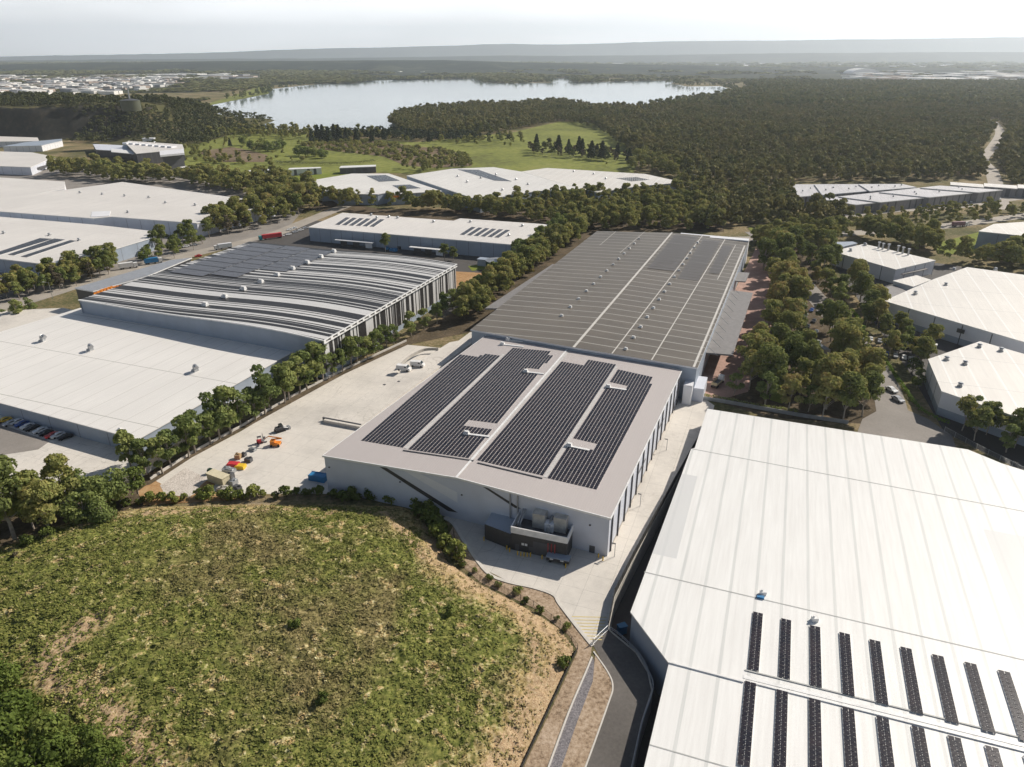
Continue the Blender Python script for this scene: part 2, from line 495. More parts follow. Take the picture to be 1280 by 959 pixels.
def np_mesh(name, verts, quads, mat, parent=None, smooth=False):
    me = bpy.data.meshes.new(name)
    nv, nf, k = len(verts), len(quads), quads.shape[1]
    me.vertices.add(nv); me.vertices.foreach_set('co', verts.astype(np.float32).ravel())
    me.loops.add(nf * k); me.loops.foreach_set('vertex_index', quads.astype(np.int32).ravel())
    me.polygons.add(nf)
    me.polygons.foreach_set('loop_start', np.arange(0, nf * k, k, dtype=np.int32))
    if smooth: me.polygons.foreach_set('use_smooth', np.ones(nf, dtype=bool))
    me.materials.append(mat)
    me.update()
    return me

def struct_sheet(name, pts, z, mat, px=True):
    mb = MB()
    P = [at(p[0], p[1], 0) for p in pts] if px else pts
    mb.poly([(p[0], p[1], z) for p in P])
    o = mb.build(name, mat)
    return tag(o, kind='structure')

def smoothline(pts, k=6):
    """Catmull-Rom through 2-D/3-D points"""
    P = [Vector(p) for p in pts]; out = []
    for i in range(len(P) - 1):
        p0, p1, p2, p3 = P[max(i - 1, 0)], P[i], P[i + 1], P[min(i + 2, len(P) - 1)]
        for j in range(k):
            t = j / k
            out.append(0.5 * ((2 * p1) + (p2 - p0) * t + (2 * p0 - 5 * p1 + 4 * p2 - p3) * t * t + (3 * p1 - p0 - 3 * p2 + p3) * t ** 3))
    out.append(P[-1])
    return out

def ribbon(name, pts, w, z, mat, px=True):
    P = smoothline([at(*p) for p in pts] if px else pts)
    L, Rr = [], []
    for i, p in enumerate(P):
        d = (P[min(i + 1, len(P) - 1)] - P[max(0, i - 1)]); d.normalize()
        n = Vector((-d.y, d.x, 0)); L.append(p + n * w / 2); Rr.append(p - n * w / 2)
    mb = MB()
    for i in range(len(P) - 1):
        mb.face([(q.x, q.y, z) for q in (Rr[i], Rr[i + 1], L[i + 1], L[i])])
    return tag(mb.build(name, mat), kind='structure')

def inpoly(x, y, poly):
    """numpy point in polygon"""
    x = np.asarray(x); y = np.asarray(y)
    c = np.zeros(x.shape, bool); n = len(poly)
    for i in range(n):
        x1, y1 = poly[i][0], poly[i][1]; x2, y2 = poly[(i + 1) % n][0], poly[(i + 1) % n][1]
        with np.errstate(divide='ignore', invalid='ignore'):
            cond = ((y1 > y) != (y2 > y)) & (x < (x2 - x1) * (y - y1) / (y2 - y1 + 1e-12) + x1)
        c ^= cond
    return c

def distpoly(x, y, poly, closed=True):
    d = np.full(np.shape(x), 1e9); n = len(poly)
    for i in range(n if closed else n - 1):
        x1, y1 = poly[i][0], poly[i][1]; x2, y2 = poly[(i + 1) % n][0], poly[(i + 1) % n][1]
        dx, dy = x2 - x1, y2 - y1
        t = np.clip(((x - x1) * dx + (y - y1) * dy) / (dx * dx + dy * dy + 1e-12), 0, 1)
        d = np.minimum(d, np.hypot(x - x1 - t * dx, y - y1 - t * dy))
    return d

_perm = rng.permutation(512)
def vnoise(x, y, s):
    """value noise on numpy arrays"""
    x = x * s; y = y * s
    xi = np.floor(x).astype(int); yi = np.floor(y).astype(int)
    fx = x - xi; fy = y - yi
    fx = fx * fx * (3 - 2 * fx); fy = fy * fy * (3 - 2 * fy)
    h = lambda a, b: _perm[(_perm[a & 511] + b) & 511] / 511.0
    return (h(xi, yi) * (1 - fx) + h(xi + 1, yi) * fx) * (1 - fy) + (h(xi, yi + 1) * (1 - fx) + h(xi + 1, yi + 1) * fx) * fy

# ================================================================== GROUND
# lower lot of the big white warehouse: the ground sheet is cut out there
pit_px = [(890, 512), (886, 532), (868, 560), (818, 650), (791, 700), (768, 746), (760, 787), (795, 816), (810, 841), (815, 864), (802, 904), (790, 959), (776, 1020), (760, 1100)]
pit_w = [at(*p) for p in pit_px]
pit_w += [Vector((190, 60, 0)), Vector((190, 176, 0)), Vector((150, 196, 0)), Vector((76, 224, 0))]
PIT_Z = -6.0
mb = MB()
S = 34000.0
ov = [Vector((-S, -S)), Vector((S, -S)), Vector((S, S)), Vector((-S, S))]
mid = [Vector((-2500, -300)), Vector((2500, -300)), Vector((2500, 4000)), Vector((-2500, 4000))]
hv = [Vector((p.x, p.y)) for p in pit_w]
allv = ov + mid + hv
n1, n2 = 4, 8
edges = [(i, (i + 1) % 4) for i in range(4)] + [(4 + i, 4 + (i + 1) % 4) for i in range(4)] + [(8 + i, 8 + (i + 1) % len(hv)) for i in range(len(hv))]
vo, eo, fo, *_ = delaunay_2d_cdt(allv, edges, [], 0, 1e-4)
fs = []
for f in fo:
    c = sum((vo[i] for i in f), Vector((0, 0))) / len(f)
    if not bool(inpoly(np.array([c.x]), np.array([c.y]), hv)[0]): fs.append(tuple(f))
me = bpy.data.meshes.new('ground'); me.from_pydata([(v.x, v.y, 0) for v in vo], [], fs); me.materials.append(M_GROUND); me.update()
tag(link('ground', me), kind='structure')
mb = MB()
mb.poly([(p.x, p.y, PIT_Z) for p in pit_w])
tag(mb.build('lower_lot_ground', M_PIT), kind='structure')
# concrete retaining wall of the pit
mb = MB()
mb.path([(p.x, p.y) for p in pit_w[:14]], 0.35, PIT_Z, -PIT_Z + 0.25)
single(mb, 'retaining_wall', M_CONC, 'long concrete retaining wall dropping to the low strip beside the big white roof', 'retaining wall')

# paved areas
struct_sheet('left_estate_pavement', [(-250, 215), (60, 200), (240, 222), (350, 250), (380, 262), (360, 285), (320, 300), (100, 352), (60, 372), (-60, 405), (-400, 420)], 0.05, M_ROAD)
struct_sheet('rear_lot_pavement', [(300, 305), (330, 295), (385, 275), (690, 300), (640, 350), (575, 395), (560, 400), (330, 320)], 0.06, M_ASPH)
struct_sheet('dirt_patch', [(560, 339), (628, 343), (604, 364), (556, 360)], 0.12, M_DIRT)
struct_sheet('lawn_patch', [(585, 333), (605, 330), (612, 336), (590, 339)], 0.14, M_GREENGR)
struct_sheet('middle_lot_ground', [(380, 262), (405, 250), (480, 262), (640, 262), (740, 262), (860, 240), (900, 232), (905, 290), (760, 290), (700, 300), (430, 265)], 0.05, M_LITTER)
struct_sheet('concrete_yard', [(188, 606), (240, 572), (300, 540), (360, 504), (430, 468), (508, 431), (560, 436), (600, 406), (640, 395),
    (700, 440), (860, 470), (868, 490), (893, 507), (886, 532), (868, 560), (818, 650), (791, 700), (768, 746), (760, 787), (740, 806), (727, 790), (700, 755), (692, 742), (667, 733), (632, 725), (608, 713), (582, 679), (567, 655), (555, 645), (520, 628), (400, 617), (300, 618), (235, 622)], 0.04, M_YARD)
struct_sheet('brick_pavement', [(858, 490), (872, 462), (900, 400), (935, 330), (950, 300), (985, 330), (985, 360), (960, 420), (945, 455), (935, 490), (900, 500)], 0.07, M_BRICK)
struct_sheet('orange_dirt_patch', [(172, 615), (192, 600), (215, 612), (262, 612), (300, 625), (180, 632)], 0.09, M_DIRT)
struct_sheet('rubble_patch', [(200, 607), (232, 585), (262, 600), (252, 612), (236, 622), (206, 618)], 0.12, M_RUBBLE)
struct_sheet('orange_soil_trench', [(250, 608), (262, 598), (270, 604), (262, 617), (278, 622), (250, 622)], 0.14, M_DIRT)
struct_sheet('right_estate_pavement', [(1030, 312), (1180, 330), (1210, 335), (1500, 420), (1500, 640), (1280, 590), (1180, 540), (1140, 470), (1090, 400)], 0.05, M_ASPH)
struct_sheet('turning_circle_road', [(1078, 524), (1100, 512), (1128, 510), (1160, 524), (1190, 545), (1195, 560), (1150, 575), (1078, 560), (1070, 545)], 0.09, M_ROAD)
ribbon('side_road', [(1120, 545), (1112, 500), (1098, 465), (1072, 430), (1040, 395), (1010, 360), (985, 330), (960, 305), (940, 290)], 11, 0.08, M_ROAD)
ribbon('main_road', [(-120, 410), (0, 385), (60, 368), (150, 340), (240, 318), (300, 304), (345, 292), (385, 276), (420, 262), (450, 250)], 13, 0.08, M_LIGHTROAD)
ribbon('cross_road', [(840, 300), (960, 298), (1060, 292), (1160, 285), (1280, 270), (1400, 255)], 14, 0.08, M_LIGHTROAD)
ribbon('unit_parking_road', [(1040, 272), (1110, 263), (1180, 259), (1280, 246), (1380, 238)], 18, 0.08, M_LIGHTROAD)
ribbon('bush_road', [(1252, 262), (1240, 215), (1228, 200), (1240, 185), (1250, 165), (1240, 150)], 14, 0.1, M_LIGHTROAD)
struct_sheet('bus_park_pavement', [(1190, 138), (1210, 128), (1280, 126), (1340, 128), (1340, 143), (1250, 142)], 0.12, M_LIGHTROAD)
struct_sheet('meadow', [(190, 192), (230, 170), (300, 158), (420, 172), (520, 178), (640, 166), (700, 152), (745, 152), (800, 195), (790, 222), (640, 222), (470, 216), (300, 226), (250, 215)], 0.15, M_MEADOW)
struct_sheet('reed_patch', [(375, 181), (400, 174), (440, 173), (480, 178), (520, 183), (560, 188), (585, 194), (590, 208), (540, 210), (505, 207), (480, 196), (430, 190), (400, 187)], 0.3, M_REED)
struct_sheet('bare_patch', [(245, 190), (290, 184), (335, 194), (330, 203), (275, 203)], 0.3, M_REED)
struct_sheet('verge_grass', [(340, 222), (440, 214), (445, 222), (350, 234)], 0.25, M_GREENGR)
struct_sheet('right_verge_grass', [(1168, 305), (1225, 290), (1228, 310), (1215, 318), (1172, 318)], 0.2, M_GREENGR)
struct_sheet('garden_grass', [(935, 285), (990, 281), (1000, 289), (940, 293)], 0.2, M_MEADOW)
struct_sheet('belt_litter_ground', [(935, 330), (1000, 300), (1060, 380), (1110, 500), (1080, 530), (960, 522), (905, 505), (945, 430)], 0.02, M_LITTER)
struct_sheet('belt_lawn', [(962, 500), (978, 455), (984, 455), (978, 505)], 0.06, M_GREENGR)
struct_sheet('row_litter_ground', [(150, 615), (300, 528), (505, 425), (600, 372), (700, 292), (745, 290), (680, 345), (590, 415), (510, 431), (430, 468), (240, 572), (188, 606)], 0.10, M_LITTER)
struct_sheet('left_wild_ground', [(-300, 560), (0, 560), (170, 560), (200, 600), (190, 632), (100, 660), (-60, 700), (-300, 720)], 0.03, M_LITTER)
# garden bank between the hill fence and the drive
struct_sheet('garden_bank', [(567, 657), (582, 681), (610, 716), (632, 728), (667, 736), (692, 745), (700, 757), (727, 792), (740, 808), (738, 822), (722, 862), (690, 950), (655, 1000), (630, 1000), (655, 959), (690, 885), (722, 815), (712, 795), (667, 760), (635, 745), (600, 728), (570, 700), (560, 670)], 0.06, M_MULCH)
struct_sheet('gravel_drain', [(741, 822), (745, 832), (741, 852), (721, 904), (702, 959), (690, 1000), (672, 1000), (687, 959), (711, 891), (731, 844)], 0.09, M_DRAIN)
struct_sheet('mulch_bed', [(744, 818), (760, 841), (766, 859), (760, 881), (732, 959), (715, 1000), (690, 1000), (702, 959), (721, 904), (741, 852)], 0.10, M_MULCH)
struct_sheet('access_road', [(741, 806), (760, 787), (795, 816), (810, 841), (815, 864), (802, 904), (790, 959), (776, 1020), (760, 1100), (650, 1100), (732, 959), (760, 881), (766, 859), (760, 841)], 0.05, mat_asphalt('drive_asphalt', (0.125, 0.112, 0.10), .3))
for k in range(8):
    x0, x1, y = 714 - k * -2.6, 758 - k * 0.8, 771 + k * 4
    a, b = at(x0, y), at(x1, y + 1)
    d = (b - a).normalized(); n = Vector((-d.y, d.x, 0)) * 0.12
    mbs = MB() if k == 0 else mbs
    mbs.face([(p.x, p.y, 0.06) for p in (a - n, b - n, b + n, a + n)])
tag(mbs.build('yellow_pavement_markings', paint('worn_yellow_marking', (0.62, 0.5, 0.2), 0.8)), kind='structure')
mb = MB()
mb.path([at(*p) for p in smoothline([(555, 648), (567, 656), (582, 680), (608, 715), (632, 727), (667, 735), (692, 744), (700, 756), (727, 791), (741, 808)])], 0.9, 0.0, 0.22)
single(mb, 'yard_kerb', M_KERB, 'pale concrete kerb curving round the yard below the green hill', 'kerb')
mb = MB()
mb.path([at(*p) for p in smoothline([(742, 815), (760, 841), (766, 859), (760, 881), (732, 959), (712, 1010)])], 0.3, 0.0, 0.18)
single(mb, 'road_kerb', M_KERB, 'thin white kerb between the brown mulch bed and the asphalt drive', 'kerb')
mb = MB()
mb.path([at(*p) for p in smoothline([(740, 822), (731, 844), (711, 891), (686, 959), (668, 1010)])], 0.35, 0.0, 0.25)
single(mb, 'drain_kerb', M_KERB, 'white kerb along the grey gravel drain beside the garden bank', 'kerb')
# lake, embankment, far plain
lake_px = [(250, 133), (258, 131), (330, 118), (336, 112), (400, 105), (440, 104.5), (470, 101), (540, 99.5), (596, 98.5), (603, 103), (640, 104.5), (688, 103.5), (684, 99.5), (700, 97.5), (716, 98), (718, 103.5), (740, 103), (800, 101.5), (858, 100), (838, 104.5), (860, 108.5), (900, 108), (912, 111), (930, 117), (900, 128), (800, 146), (740, 144), (700, 140), (560, 146), (500, 158), (520, 160), (400, 164), (283, 158)]
P = atp(lake_px)
Lw = []
for i in range(len(P)):
    a, b = P[i], P[(i + 1) % len(P)]; k = max(1, int((b - a).length / 70))
    for j in range(k):
        q = a.lerp(b, j / k); Lw.append((q.x + random.uniform(-9, 9), q.y + random.uniform(-9, 9)))
t = NT('lake_water')
pp = t.pos()
nn = t.noise(pp, 0.02, 6, 0.7)
t.color(t.ramp(t.noise(pp, 0.0016, 3), [(0.35, (0.10, 0.15, 0.17)), (0.65, (0.20, 0.24, 0.25))]), 0.10)
t.bump(nn, 0.06, 1.5)
plain = [at(-900, 118), at(0, 118), at(240, 116), at(330, 107), at(700, 93.), at(930, 99), at(1100, 100), at(2300, 118), Vector((S * .98, S * .98, 0)), Vector((-S * .98, S * .98, 0))]
struct_sheet('far_plain', plain, 0.25, M_PLAIN, px=False)
struct_sheet('lake_water', Lw, 0.5, t.m, px=False)
struct_sheet('reservoir_embankment', [(248, 134), (262, 132), (336, 117.5), (334, 109), (300, 108), (315, 112), (285, 122)], 0.8, M_MEADOW)

# mountains on the horizon
def mountain_range(name, D, prof, seed):
    xs = np.linspace(-0.9, 0.9, 260); v = []; f = []
    for i, sx in enumerate(xs):
        pxl = 640 + sx * FOCAL
        pyt = float(np.interp(pxl, [p[0] for p in prof], [p[1] for p in prof]))
        pyt += 1.1 * (vnoise(np.array([sx * 14.0 + seed]), np.array([seed * 1.7]), 1.0)[0] - .5) + .5 * (vnoise(np.array([sx * 60.0]), np.array([seed * 3.1]), 1.0)[0] - .5)
        el = math.atan((479.5 - pyt) / FOCAL) - PITCH
        zt = max(5.0, CAM_H + D * math.tan(el))
        wob = 900 * (vnoise(np.array([sx * 30.0]), np.array([seed]), 1.0)[0] - .5)
        for dy, k in ((-1500 + wob, 0.0), (-500 + wob, 0.75), (0, 1.0), (1500, 0.7), (3000, 0.0)):
            v.append((sx * (D + dy), D + dy, zt * k + 0.3))
    for i in range(len(xs) - 1):
        for j in range(4):
            a = i * 5 + j; f.append((a, a + 5, a + 6, a + 1))
    me = bpy.data.meshes.new(name); me.from_pydata(v, [], f); me.materials.append(M_MOUNT); me.update()
    for p in me.polygons: p.use_smooth = True
    return tag(link(name, me), kind='structure')
mountain_range('mountain_ridge', 28500, [(-200, 74), (0, 72), (160, 69), (300, 66), (420, 61), (640, 55), (700, 55.5), (820, 51.5), (1000, 50), (1180, 47.5), (1280, 46.5), (1500, 45)], 3.3)
mountain_range('foothill_ridge', 17500, [(-200, 79), (0, 77), (200, 74), (420, 73), (600, 70), (800, 69), (1000, 66), (1280, 65), (1500, 64)], 8.1)
mountain_range('near_hills', 7800, [(-200, 84), (0, 82), (90, 80), (230, 77.5), (400, 76), (560, 75.5), (640, 78), (760, 80), (900, 84), (1500, 86)], 5.7)

# scrubby hill with the quarry cliff on the left
def hill_h(x, y):
    x = np.asarray(x, float); y = np.asarray(y, float)
    px = x / y * FOCAL * 1.0 / 1.0
    # x bounds in px terms are converted to plain metres at 1000 m depth
    taper = np.clip((-470 - x) / 160.0, 0, 1); taper = taper * taper * (3 - 2 * taper)
    front = np.interp(x, [-640, -540], [1175.0, 1050.0]) + 18 * (vnoise(x, y * 0 + 3, 0.02) - .5)
    width = np.interp(x, [-800, -700, -520], [26, 50, 240])
    a = np.clip((y - front) / width, 0, 1); a = a * a * (3 - 2 * a)
    b = np.clip((1650 - y) / 300, 0, 1); b = b * b * (3 - 2 * b)
    return 47 * taper * a * b * (0.88 + 0.24 * vnoise(x + 50, y, 0.008))
gx = np.linspace(-1500, 80, 200); gy = np.concatenate([np.linspace(1000, 1260, 84), np.linspace(1266, 1660, 50)])
X, Y = np.meshgrid(gx, gy)
Z = hill_h(X, Y) + 0.02 + (3.0 * (vnoise(X, Y, 0.05) - .5) + 5 * (vnoise(X, Y + 40, 0.021) - .5)) * np.clip(hill_h(X, Y) / 8, 0, 1)
vv = np.stack([X.ravel(), Y.ravel(), Z.ravel()], 1)
nx, ny = len(gx), len(gy)
ii, jj = np.meshgrid(np.arange(nx - 1), np.arange(ny - 1))
a = (jj * nx + ii).ravel(); q = np.stack([a, a + 1, a + nx + 1, a + nx], 1)
Zf = Z.ravel()
keep = Zf[q].max(1) > 0.35
me = np_mesh('scrub_hill', vv, q[keep], M_HILL, smooth=False)
me.materials.append(M_ROCK)
qk = q[keep]
slope = (Zf[qk].max(1) - Zf[qk].min(1)) / 7.0
me.polygons.foreach_set('material_index', ((slope > 0.42) & (vv[qk[:, 0], 0] < -600)).astype(np.int32))
tag(link('hill', me), kind='structure')

# ================================================================== GREEN HILL in front
mound_px = [(-900, 700), (-300, 690), (-60, 688), (10, 682), (55, 664), (110, 645), (190, 634), (300, 631), (400, 631), (500, 633), (525, 642), (545, 670), (560, 702), (600, 730), (640, 750), (672, 768), (700, 786), (719, 812), (690, 880), (652, 962), (600, 1080), (500, 1400), (-1500, 1400)]
mound = [(p.x, p.y) for p in atp(mound_px)]
def mound_h(x, y):
    ins = inpoly(x, y, mound); d = distpoly(x, y, mound)
    h = 6.5 * (1 - np.exp(-d / 16.0)) + 3.0 * (1 - np.exp(-d / 60.0))
    # it drops away towards the lower left corner
    low = np.clip((-(x + 60) * 0.75 - (y - 92) * 0.65) / 40, 0, 1)
    h = h * (1 - 0.9 * low * low)
    back = np.clip((y - 53) / 25.0, 0, 1); h = h * back * back * (3 - 2 * back)
    return np.where(ins, h, 0.0), ins, d
st = 0.42
gx = np.arange(-230, 26, st); gy = np.arange(52, 196, st)
X, Y = np.meshgrid(gx, gy)
Hh, ins, dd = mound_h(X, Y)
n_a = vnoise(X, Y, 0.9); n_b = vnoise(X + 77, Y, 0.35); n_c = vnoise(X, Y + 31, 2.1)
edge = np.clip(dd / 4.0, 0, 1)
Z = Hh + ins * edge * (0.55 * (n_a - .5) + 0.8 * (n_b - .5) + 0.28 * (n_c - .5)) + 0.05
tracks = [[(640, 742), (668, 800), (668, 850), (640, 905), (600, 980)], [(100, 660), (180, 640), (320, 636), (480, 640), (530, 690)]]
bare = np.clip(1.05 - dd / 11.0, 0, 1) * 0.62
bare = np.where(X > -25, np.clip(1.2 - dd / 12.0, 0, 1) * 0.92, bare)
for tr in tracks:
    tw = [(p.x, p.y) for p in atp(tr, 3.0)]
    for off in (0,):
        bare = np.maximum(bare, 0.95 * np.exp(-(distpoly(X, Y, tw, False) / 2.6) ** 2))
tw = [(p.x, p.y) for p in atp([(120, 800), (60, 840), (90, 870), (160, 930), (200, 1000)], 3)]
bare = np.maximum(bare, 0.98 * np.exp(-(distpoly(X, Y, tw, False) / 5.0) ** 2))
vv = np.stack([X.ravel(), Y.ravel(), Z.ravel()], 1)
nx, ny = len(gx), len(gy)
ii, jj = np.meshgrid(np.arange(nx - 1), np.arange(ny - 1))
a = (jj * nx + ii).ravel(); q = np.stack([a, a + 1, a + nx + 1, a + nx], 1)
keep = ins.ravel()[q].all(1)
q = q[keep]
used, inv = np.unique(q, return_inverse=True)
q = inv.reshape(q.shape); vv = vv[used]
me = np_mesh('grassy_hill', vv, q, M_MOUND, smooth=True)
at_ = me.attributes.new('bare', 'FLOAT', 'POINT'); at_.data.foreach_set('value', bare.ravel()[used].astype(np.float32))
tag(link('grassy_hill', me), kind='structure')

# tufts of weeds over it
def tuft_field(n, seed):
    r = np.random.default_rng(seed)
    x = r.uniform(-225, 24, n * 3); y = r.uniform(56, 194, n * 3)
    h, i_, d = mound_h(x, y)
    dens = 0.2 + 1.1 * vnoise(x + 9, y + 4, 0.14)
    br = np.where(x > -25, np.clip(1.2 - d / 15, 0, 1), np.clip(1 - d / 8, 0, 1))
    ok = i_ & (r.uniform(0, 1, len(x)) < dens * (1 - .75 * br)) & (d > 1)
    x, y, h, br = x[ok][:n], y[ok][:n], h[ok][:n], br[ok][:n]
    m = len(x); K = 5
    cx = np.repeat(x, K) + r.normal(0, .25, m * K); cy = np.repeat(y, K) + r.normal(0, .25, m * K)
    sz = np.repeat(r.uniform(.18, .48, m), K) * r.uniform(.7, 1.2, m * K)
    cz = np.repeat(h, K) + 0.55 * (vnoise(cx, cy, 0.9) - .5) + 0.8 * (vnoise(cx + 77, cy, 0.35) - .5) + sz * .45
    th = r.uniform(0, 2 * np.pi, m * K); ph = r.uniform(0.05, 0.85, m * K)
    ax = np.stack([np.cos(th), np.sin(th), np.zeros_like(th)], 1)
    bx = np.stack([-np.sin(th) * np.cos(ph), np.cos(th) * np.cos(ph), np.sin(ph)], 1)
    c = np.stack([cx, cy, cz], 1); s = sz[:, None] * .5
    v = np.stack([c - ax * s - bx * s * .8, c + ax * s - bx * s * .8, c + ax * s * .6 + bx * s, c - ax * s * .6 + bx * s], 1).reshape(-1, 3)
    f = np.arange(len(v)).reshape(-1, 4)
    me = np_mesh('weeds', v, f, M_MOUND)
    b = me.attributes.new('bare', 'FLOAT', 'POINT'); b.data.foreach_set('value', np.repeat(br * .6, K * 4).astype(np.float32))
    return me
tag(link('grass', tuft_field(80000, 5)), 'tangled green and straw coloured weeds covering the hill', 'grass', kind='stuff')

# ================================================================== BUILDINGS
def ang_of(a, b): return math.atan2(b.y - a.y, b.x - a.x)

def inset(pts, d):
    """shrink a polygon towards its inside by d (works for our near-convex outlines)"""
    n = len(pts); out = []
    area = sum(pts[i].x * pts[(i + 1) % n].y - pts[(i + 1) % n].x * pts[i].y for i in range(n))
    s = 1 if area > 0 else -1
    for i in range(n):
        p0, p1, p2 = pts[i - 1], pts[i], pts[(i + 1) % n]
        d1 = Vector((p1.x - p0.x, p1.y - p0.y)).normalized(); d2 = Vector((p2.x - p1.x, p2.y - p1.y)).normalized()
        n1 = Vector((-d1.y, d1.x)) * s; n2 = Vector((-d2.y, d2.x)) * s
        b = (n1 + n2); k = b.dot(n1)
        b = b / max(k, 0.35)
        out.append(Vector((p1.x + b.x * d, p1.y + b.y * d, p1.z)))
    return out

VENT_ME = {}
def vent_mesh(kind):
    if kind in VENT_ME: return VENT_ME[kind]
    mb = MB()
    if kind == 'cowl':
        mb.box((0, 0, .25), (1.5, 1.5, .5)); mb.tube((0, 0, .5), (0, 0, 1.1), .55, .55, 10); mb.tube((0, 0, 1.1), (0, 0, 1.5), .95, .55, 10)
        m = M_STEEL
    elif kind == 'duct':
        mb.box((0, 0, .3), (1.6, 1.6, .6)); mb.tube((0, 0, .6), (0, 0, 1.6), .6, .6, 10); mb.tube((0, 0, 1.5), (.8, -.3, 2.1), .62, .62, 10); mb.tube((.8, -.3, 2.1), (1.8, -.7, 1.7), .62, .75, 10)
        m = M_STEEL
    else:
        mb.box((0, 0, .35), (1.8, 1.3, .7)); mb.box((0.2, 0, .95), (1.2, .9, .5)); mb.tube((-.5, 0, .7), (-.5, 0, 1.3), .2, .2, 8)
        m = M_TRIM
    me = bpy.data.meshes.new('roof_vent'); me.from_pydata(mb.v, [], mb.f); me.materials.append(m); me.update()
    VENT_ME[kind] = me
    return me

def put_vents(rt, pts, z, kind='cowl', s=1.0):
    rz = rt['rz']; ca, sa = math.cos(-rz), math.sin(-rz)
    for p in pts:
        w = at(p[0], p[1], z(p) if callable(z) else z)
        o = link('roof_vent', vent_mesh(kind), rt)
        dx, dy = w.x - rt.location.x, w.y - rt.location.y
        o.location = (dx * ca - dy * sa, dx * sa + dy * ca, w.z - rt.location.z)
        o.rotation_euler = (0, 0, random.uniform(-.4, .4)); o.scale = (s, s, s)

def solar_block(rt, quad, nu, nv, dz, gap=.08, skip=None, name='solar_array'):
    """quad: four world corners (near-left, near-right, far-right, far-left) on the roof plane; panels as thin slabs on rails"""
    mb = MB(); a, b, c, d = quad
    def P(s, t): return (a.lerp(b, s)).lerp(d.lerp(c, s), t)
    for i in range(nu):
        for j in range(nv):
            if skip and skip(i, j): continue
            g, h = gap * .5, gap * .5
            w = [P((i + g) / nu, (j + h) / nv), P((i + 1 - g) / nu, (j + h) / nv), P((i + 1 - g) / nu, (j + 1 - h) / nv), P((i + g) / nu, (j + 1 - h) / nv)]
            up = Vector((0, 0, dz))
            mb.face([p + up for p in w], 0)
    # rails under the panels and a skirt so the array has a thickness
    for j in range(nv):
        s0 = None
        for i in range(nu + 1):
            on = i < nu and not (skip and skip(i, j))
            if on and s0 is None: s0 = i
            if not on and s0 is not None:
                for tt in (.25, .75):
                    p, q = P(s0 / nu, (j + tt) / nv), P(i / nu, (j + tt) / nv)
                    n = (d - a).normalized() * .09
                    up = Vector((0, 0, dz - .05))
                    mb.face([p - n + up, q - n + up, q + n + up, p + n + up], 1)
                p0, q0 = P(s0 / nu, j / nv), P(i / nu, j / nv); p1, q1 = P(s0 / nu, (j + 1) / nv), P(i / nu, (j + 1) / nv)
                up = Vector((0, 0, dz - .04)); dn = Vector((0, 0, .03))
                mb.face([p0 + dn, p0 + up, p1 + up, p1 + dn], 1); mb.face([q0 + dn, q1 + dn, q1 + up, q0 + up], 1)
                s0 = None
    return mb.build(name, [M_PANEL, M_FRAME], rt)

def simple_array(rt, px, z, nu, nv, dz=.22, gap=.1):
    a, b, c, d = [at(p[0], p[1], z) for p in px]
    return solar_block(rt, (a, b, c, d), nu, nv, dz, gap)

def warehouse(label, px, z, base=0.0, roof=None, wall=None, name='warehouse', cat='warehouse', joint=9.0, trim=None, band=None, group=None, over=0.35, fascia=0.6, plinth=None, px_mode=True, rz=None, jw=.22):
    P = [at(p[0], p[1], p[2] if len(p) > 2 else z) for p in px] if px_mode else px
    n = len(P)
    c = sum(P, Vector()) / n
    if rz is None: rz = UA
    rt = root(name, (c.x, c.y, base), rz, label, cat, group)
    area = sum(P[i].x * P[(i + 1) % n].y - P[(i + 1) % n].x * P[i].y for i in range(n))
    if area < 0: P = P[::-1]
    I = inset(P, over)
    mb = MB()
    for i in range(n):
        a, b = I[i], I[(i + 1) % n]
        mb.face([(a.x, a.y, base), (b.x, b.y, base), (b.x, b.y, b.z - .1), (a.x, a.y, a.z - .1)], 0)
        L = (b - a).length; d = (b - a).normalized(); nrm = Vector((d.y, -d.x, 0)); nrm.normalize()
        if joint:
            k = max(1, round(L / joint))
            for j in range(1, k):
                p = a.lerp(b, j / k); zt = p.z - fascia - .02
                e = d * jw * .5; e.z = 0; o_ = nrm * .04
                mb.face([(p.x - e.x + o_.x, p.y - e.y + o_.y, base), (p.x + e.x + o_.x, p.y + e.y + o_.y, base), (p.x + e.x + o_.x, p.y + e.y + o_.y, zt), (p.x - e.x + o_.x, p.y - e.y + o_.y, zt)], 1)
        if plinth:
            ph = plinth; o_ = nrm * .02
            mb.face([(a.x + o_.x, a.y + o_.y, base), (b.x + o_.x, b.y + o_.y, base), (b.x + o_.x, b.y + o_.y, base + ph), (a.x + o_.x, a.y + o_.y, base + ph)], 2)
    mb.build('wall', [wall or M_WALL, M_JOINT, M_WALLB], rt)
    mb = MB()
    mb.poly(P)
    for i in range(n):
        a, b = P[i], P[(i + 1) % n]; f_ = Vector((0, 0, fascia))
        mb.face([a - f_, b - f_, b, a], 1)
        ia, ib = I[i], I[(i + 1) % n]
        mb.face([ib - f_, b - f_, a - f_, ia - f_][::-1], 1)
    mb.build('roof', [roof or M_WHITE, trim or M_TRIM], rt)
    return rt, P

def wall_box(rt, name, a, b, z0, z1, out, mat, t=.15):
    """a flat element fixed to the wall between world points a and b"""
    d = (b - a).normalized(); n = Vector((d.y, -d.x, 0)) * out
    mb = MB()
    c = (a + b) / 2 + n * .5
    mb.box((c.x, c.y, (z0 + z1) / 2), ((b - a).length, abs(out), z1 - z0), math.atan2(d.y, d.x))
    return mb.build(name, mat, rt)

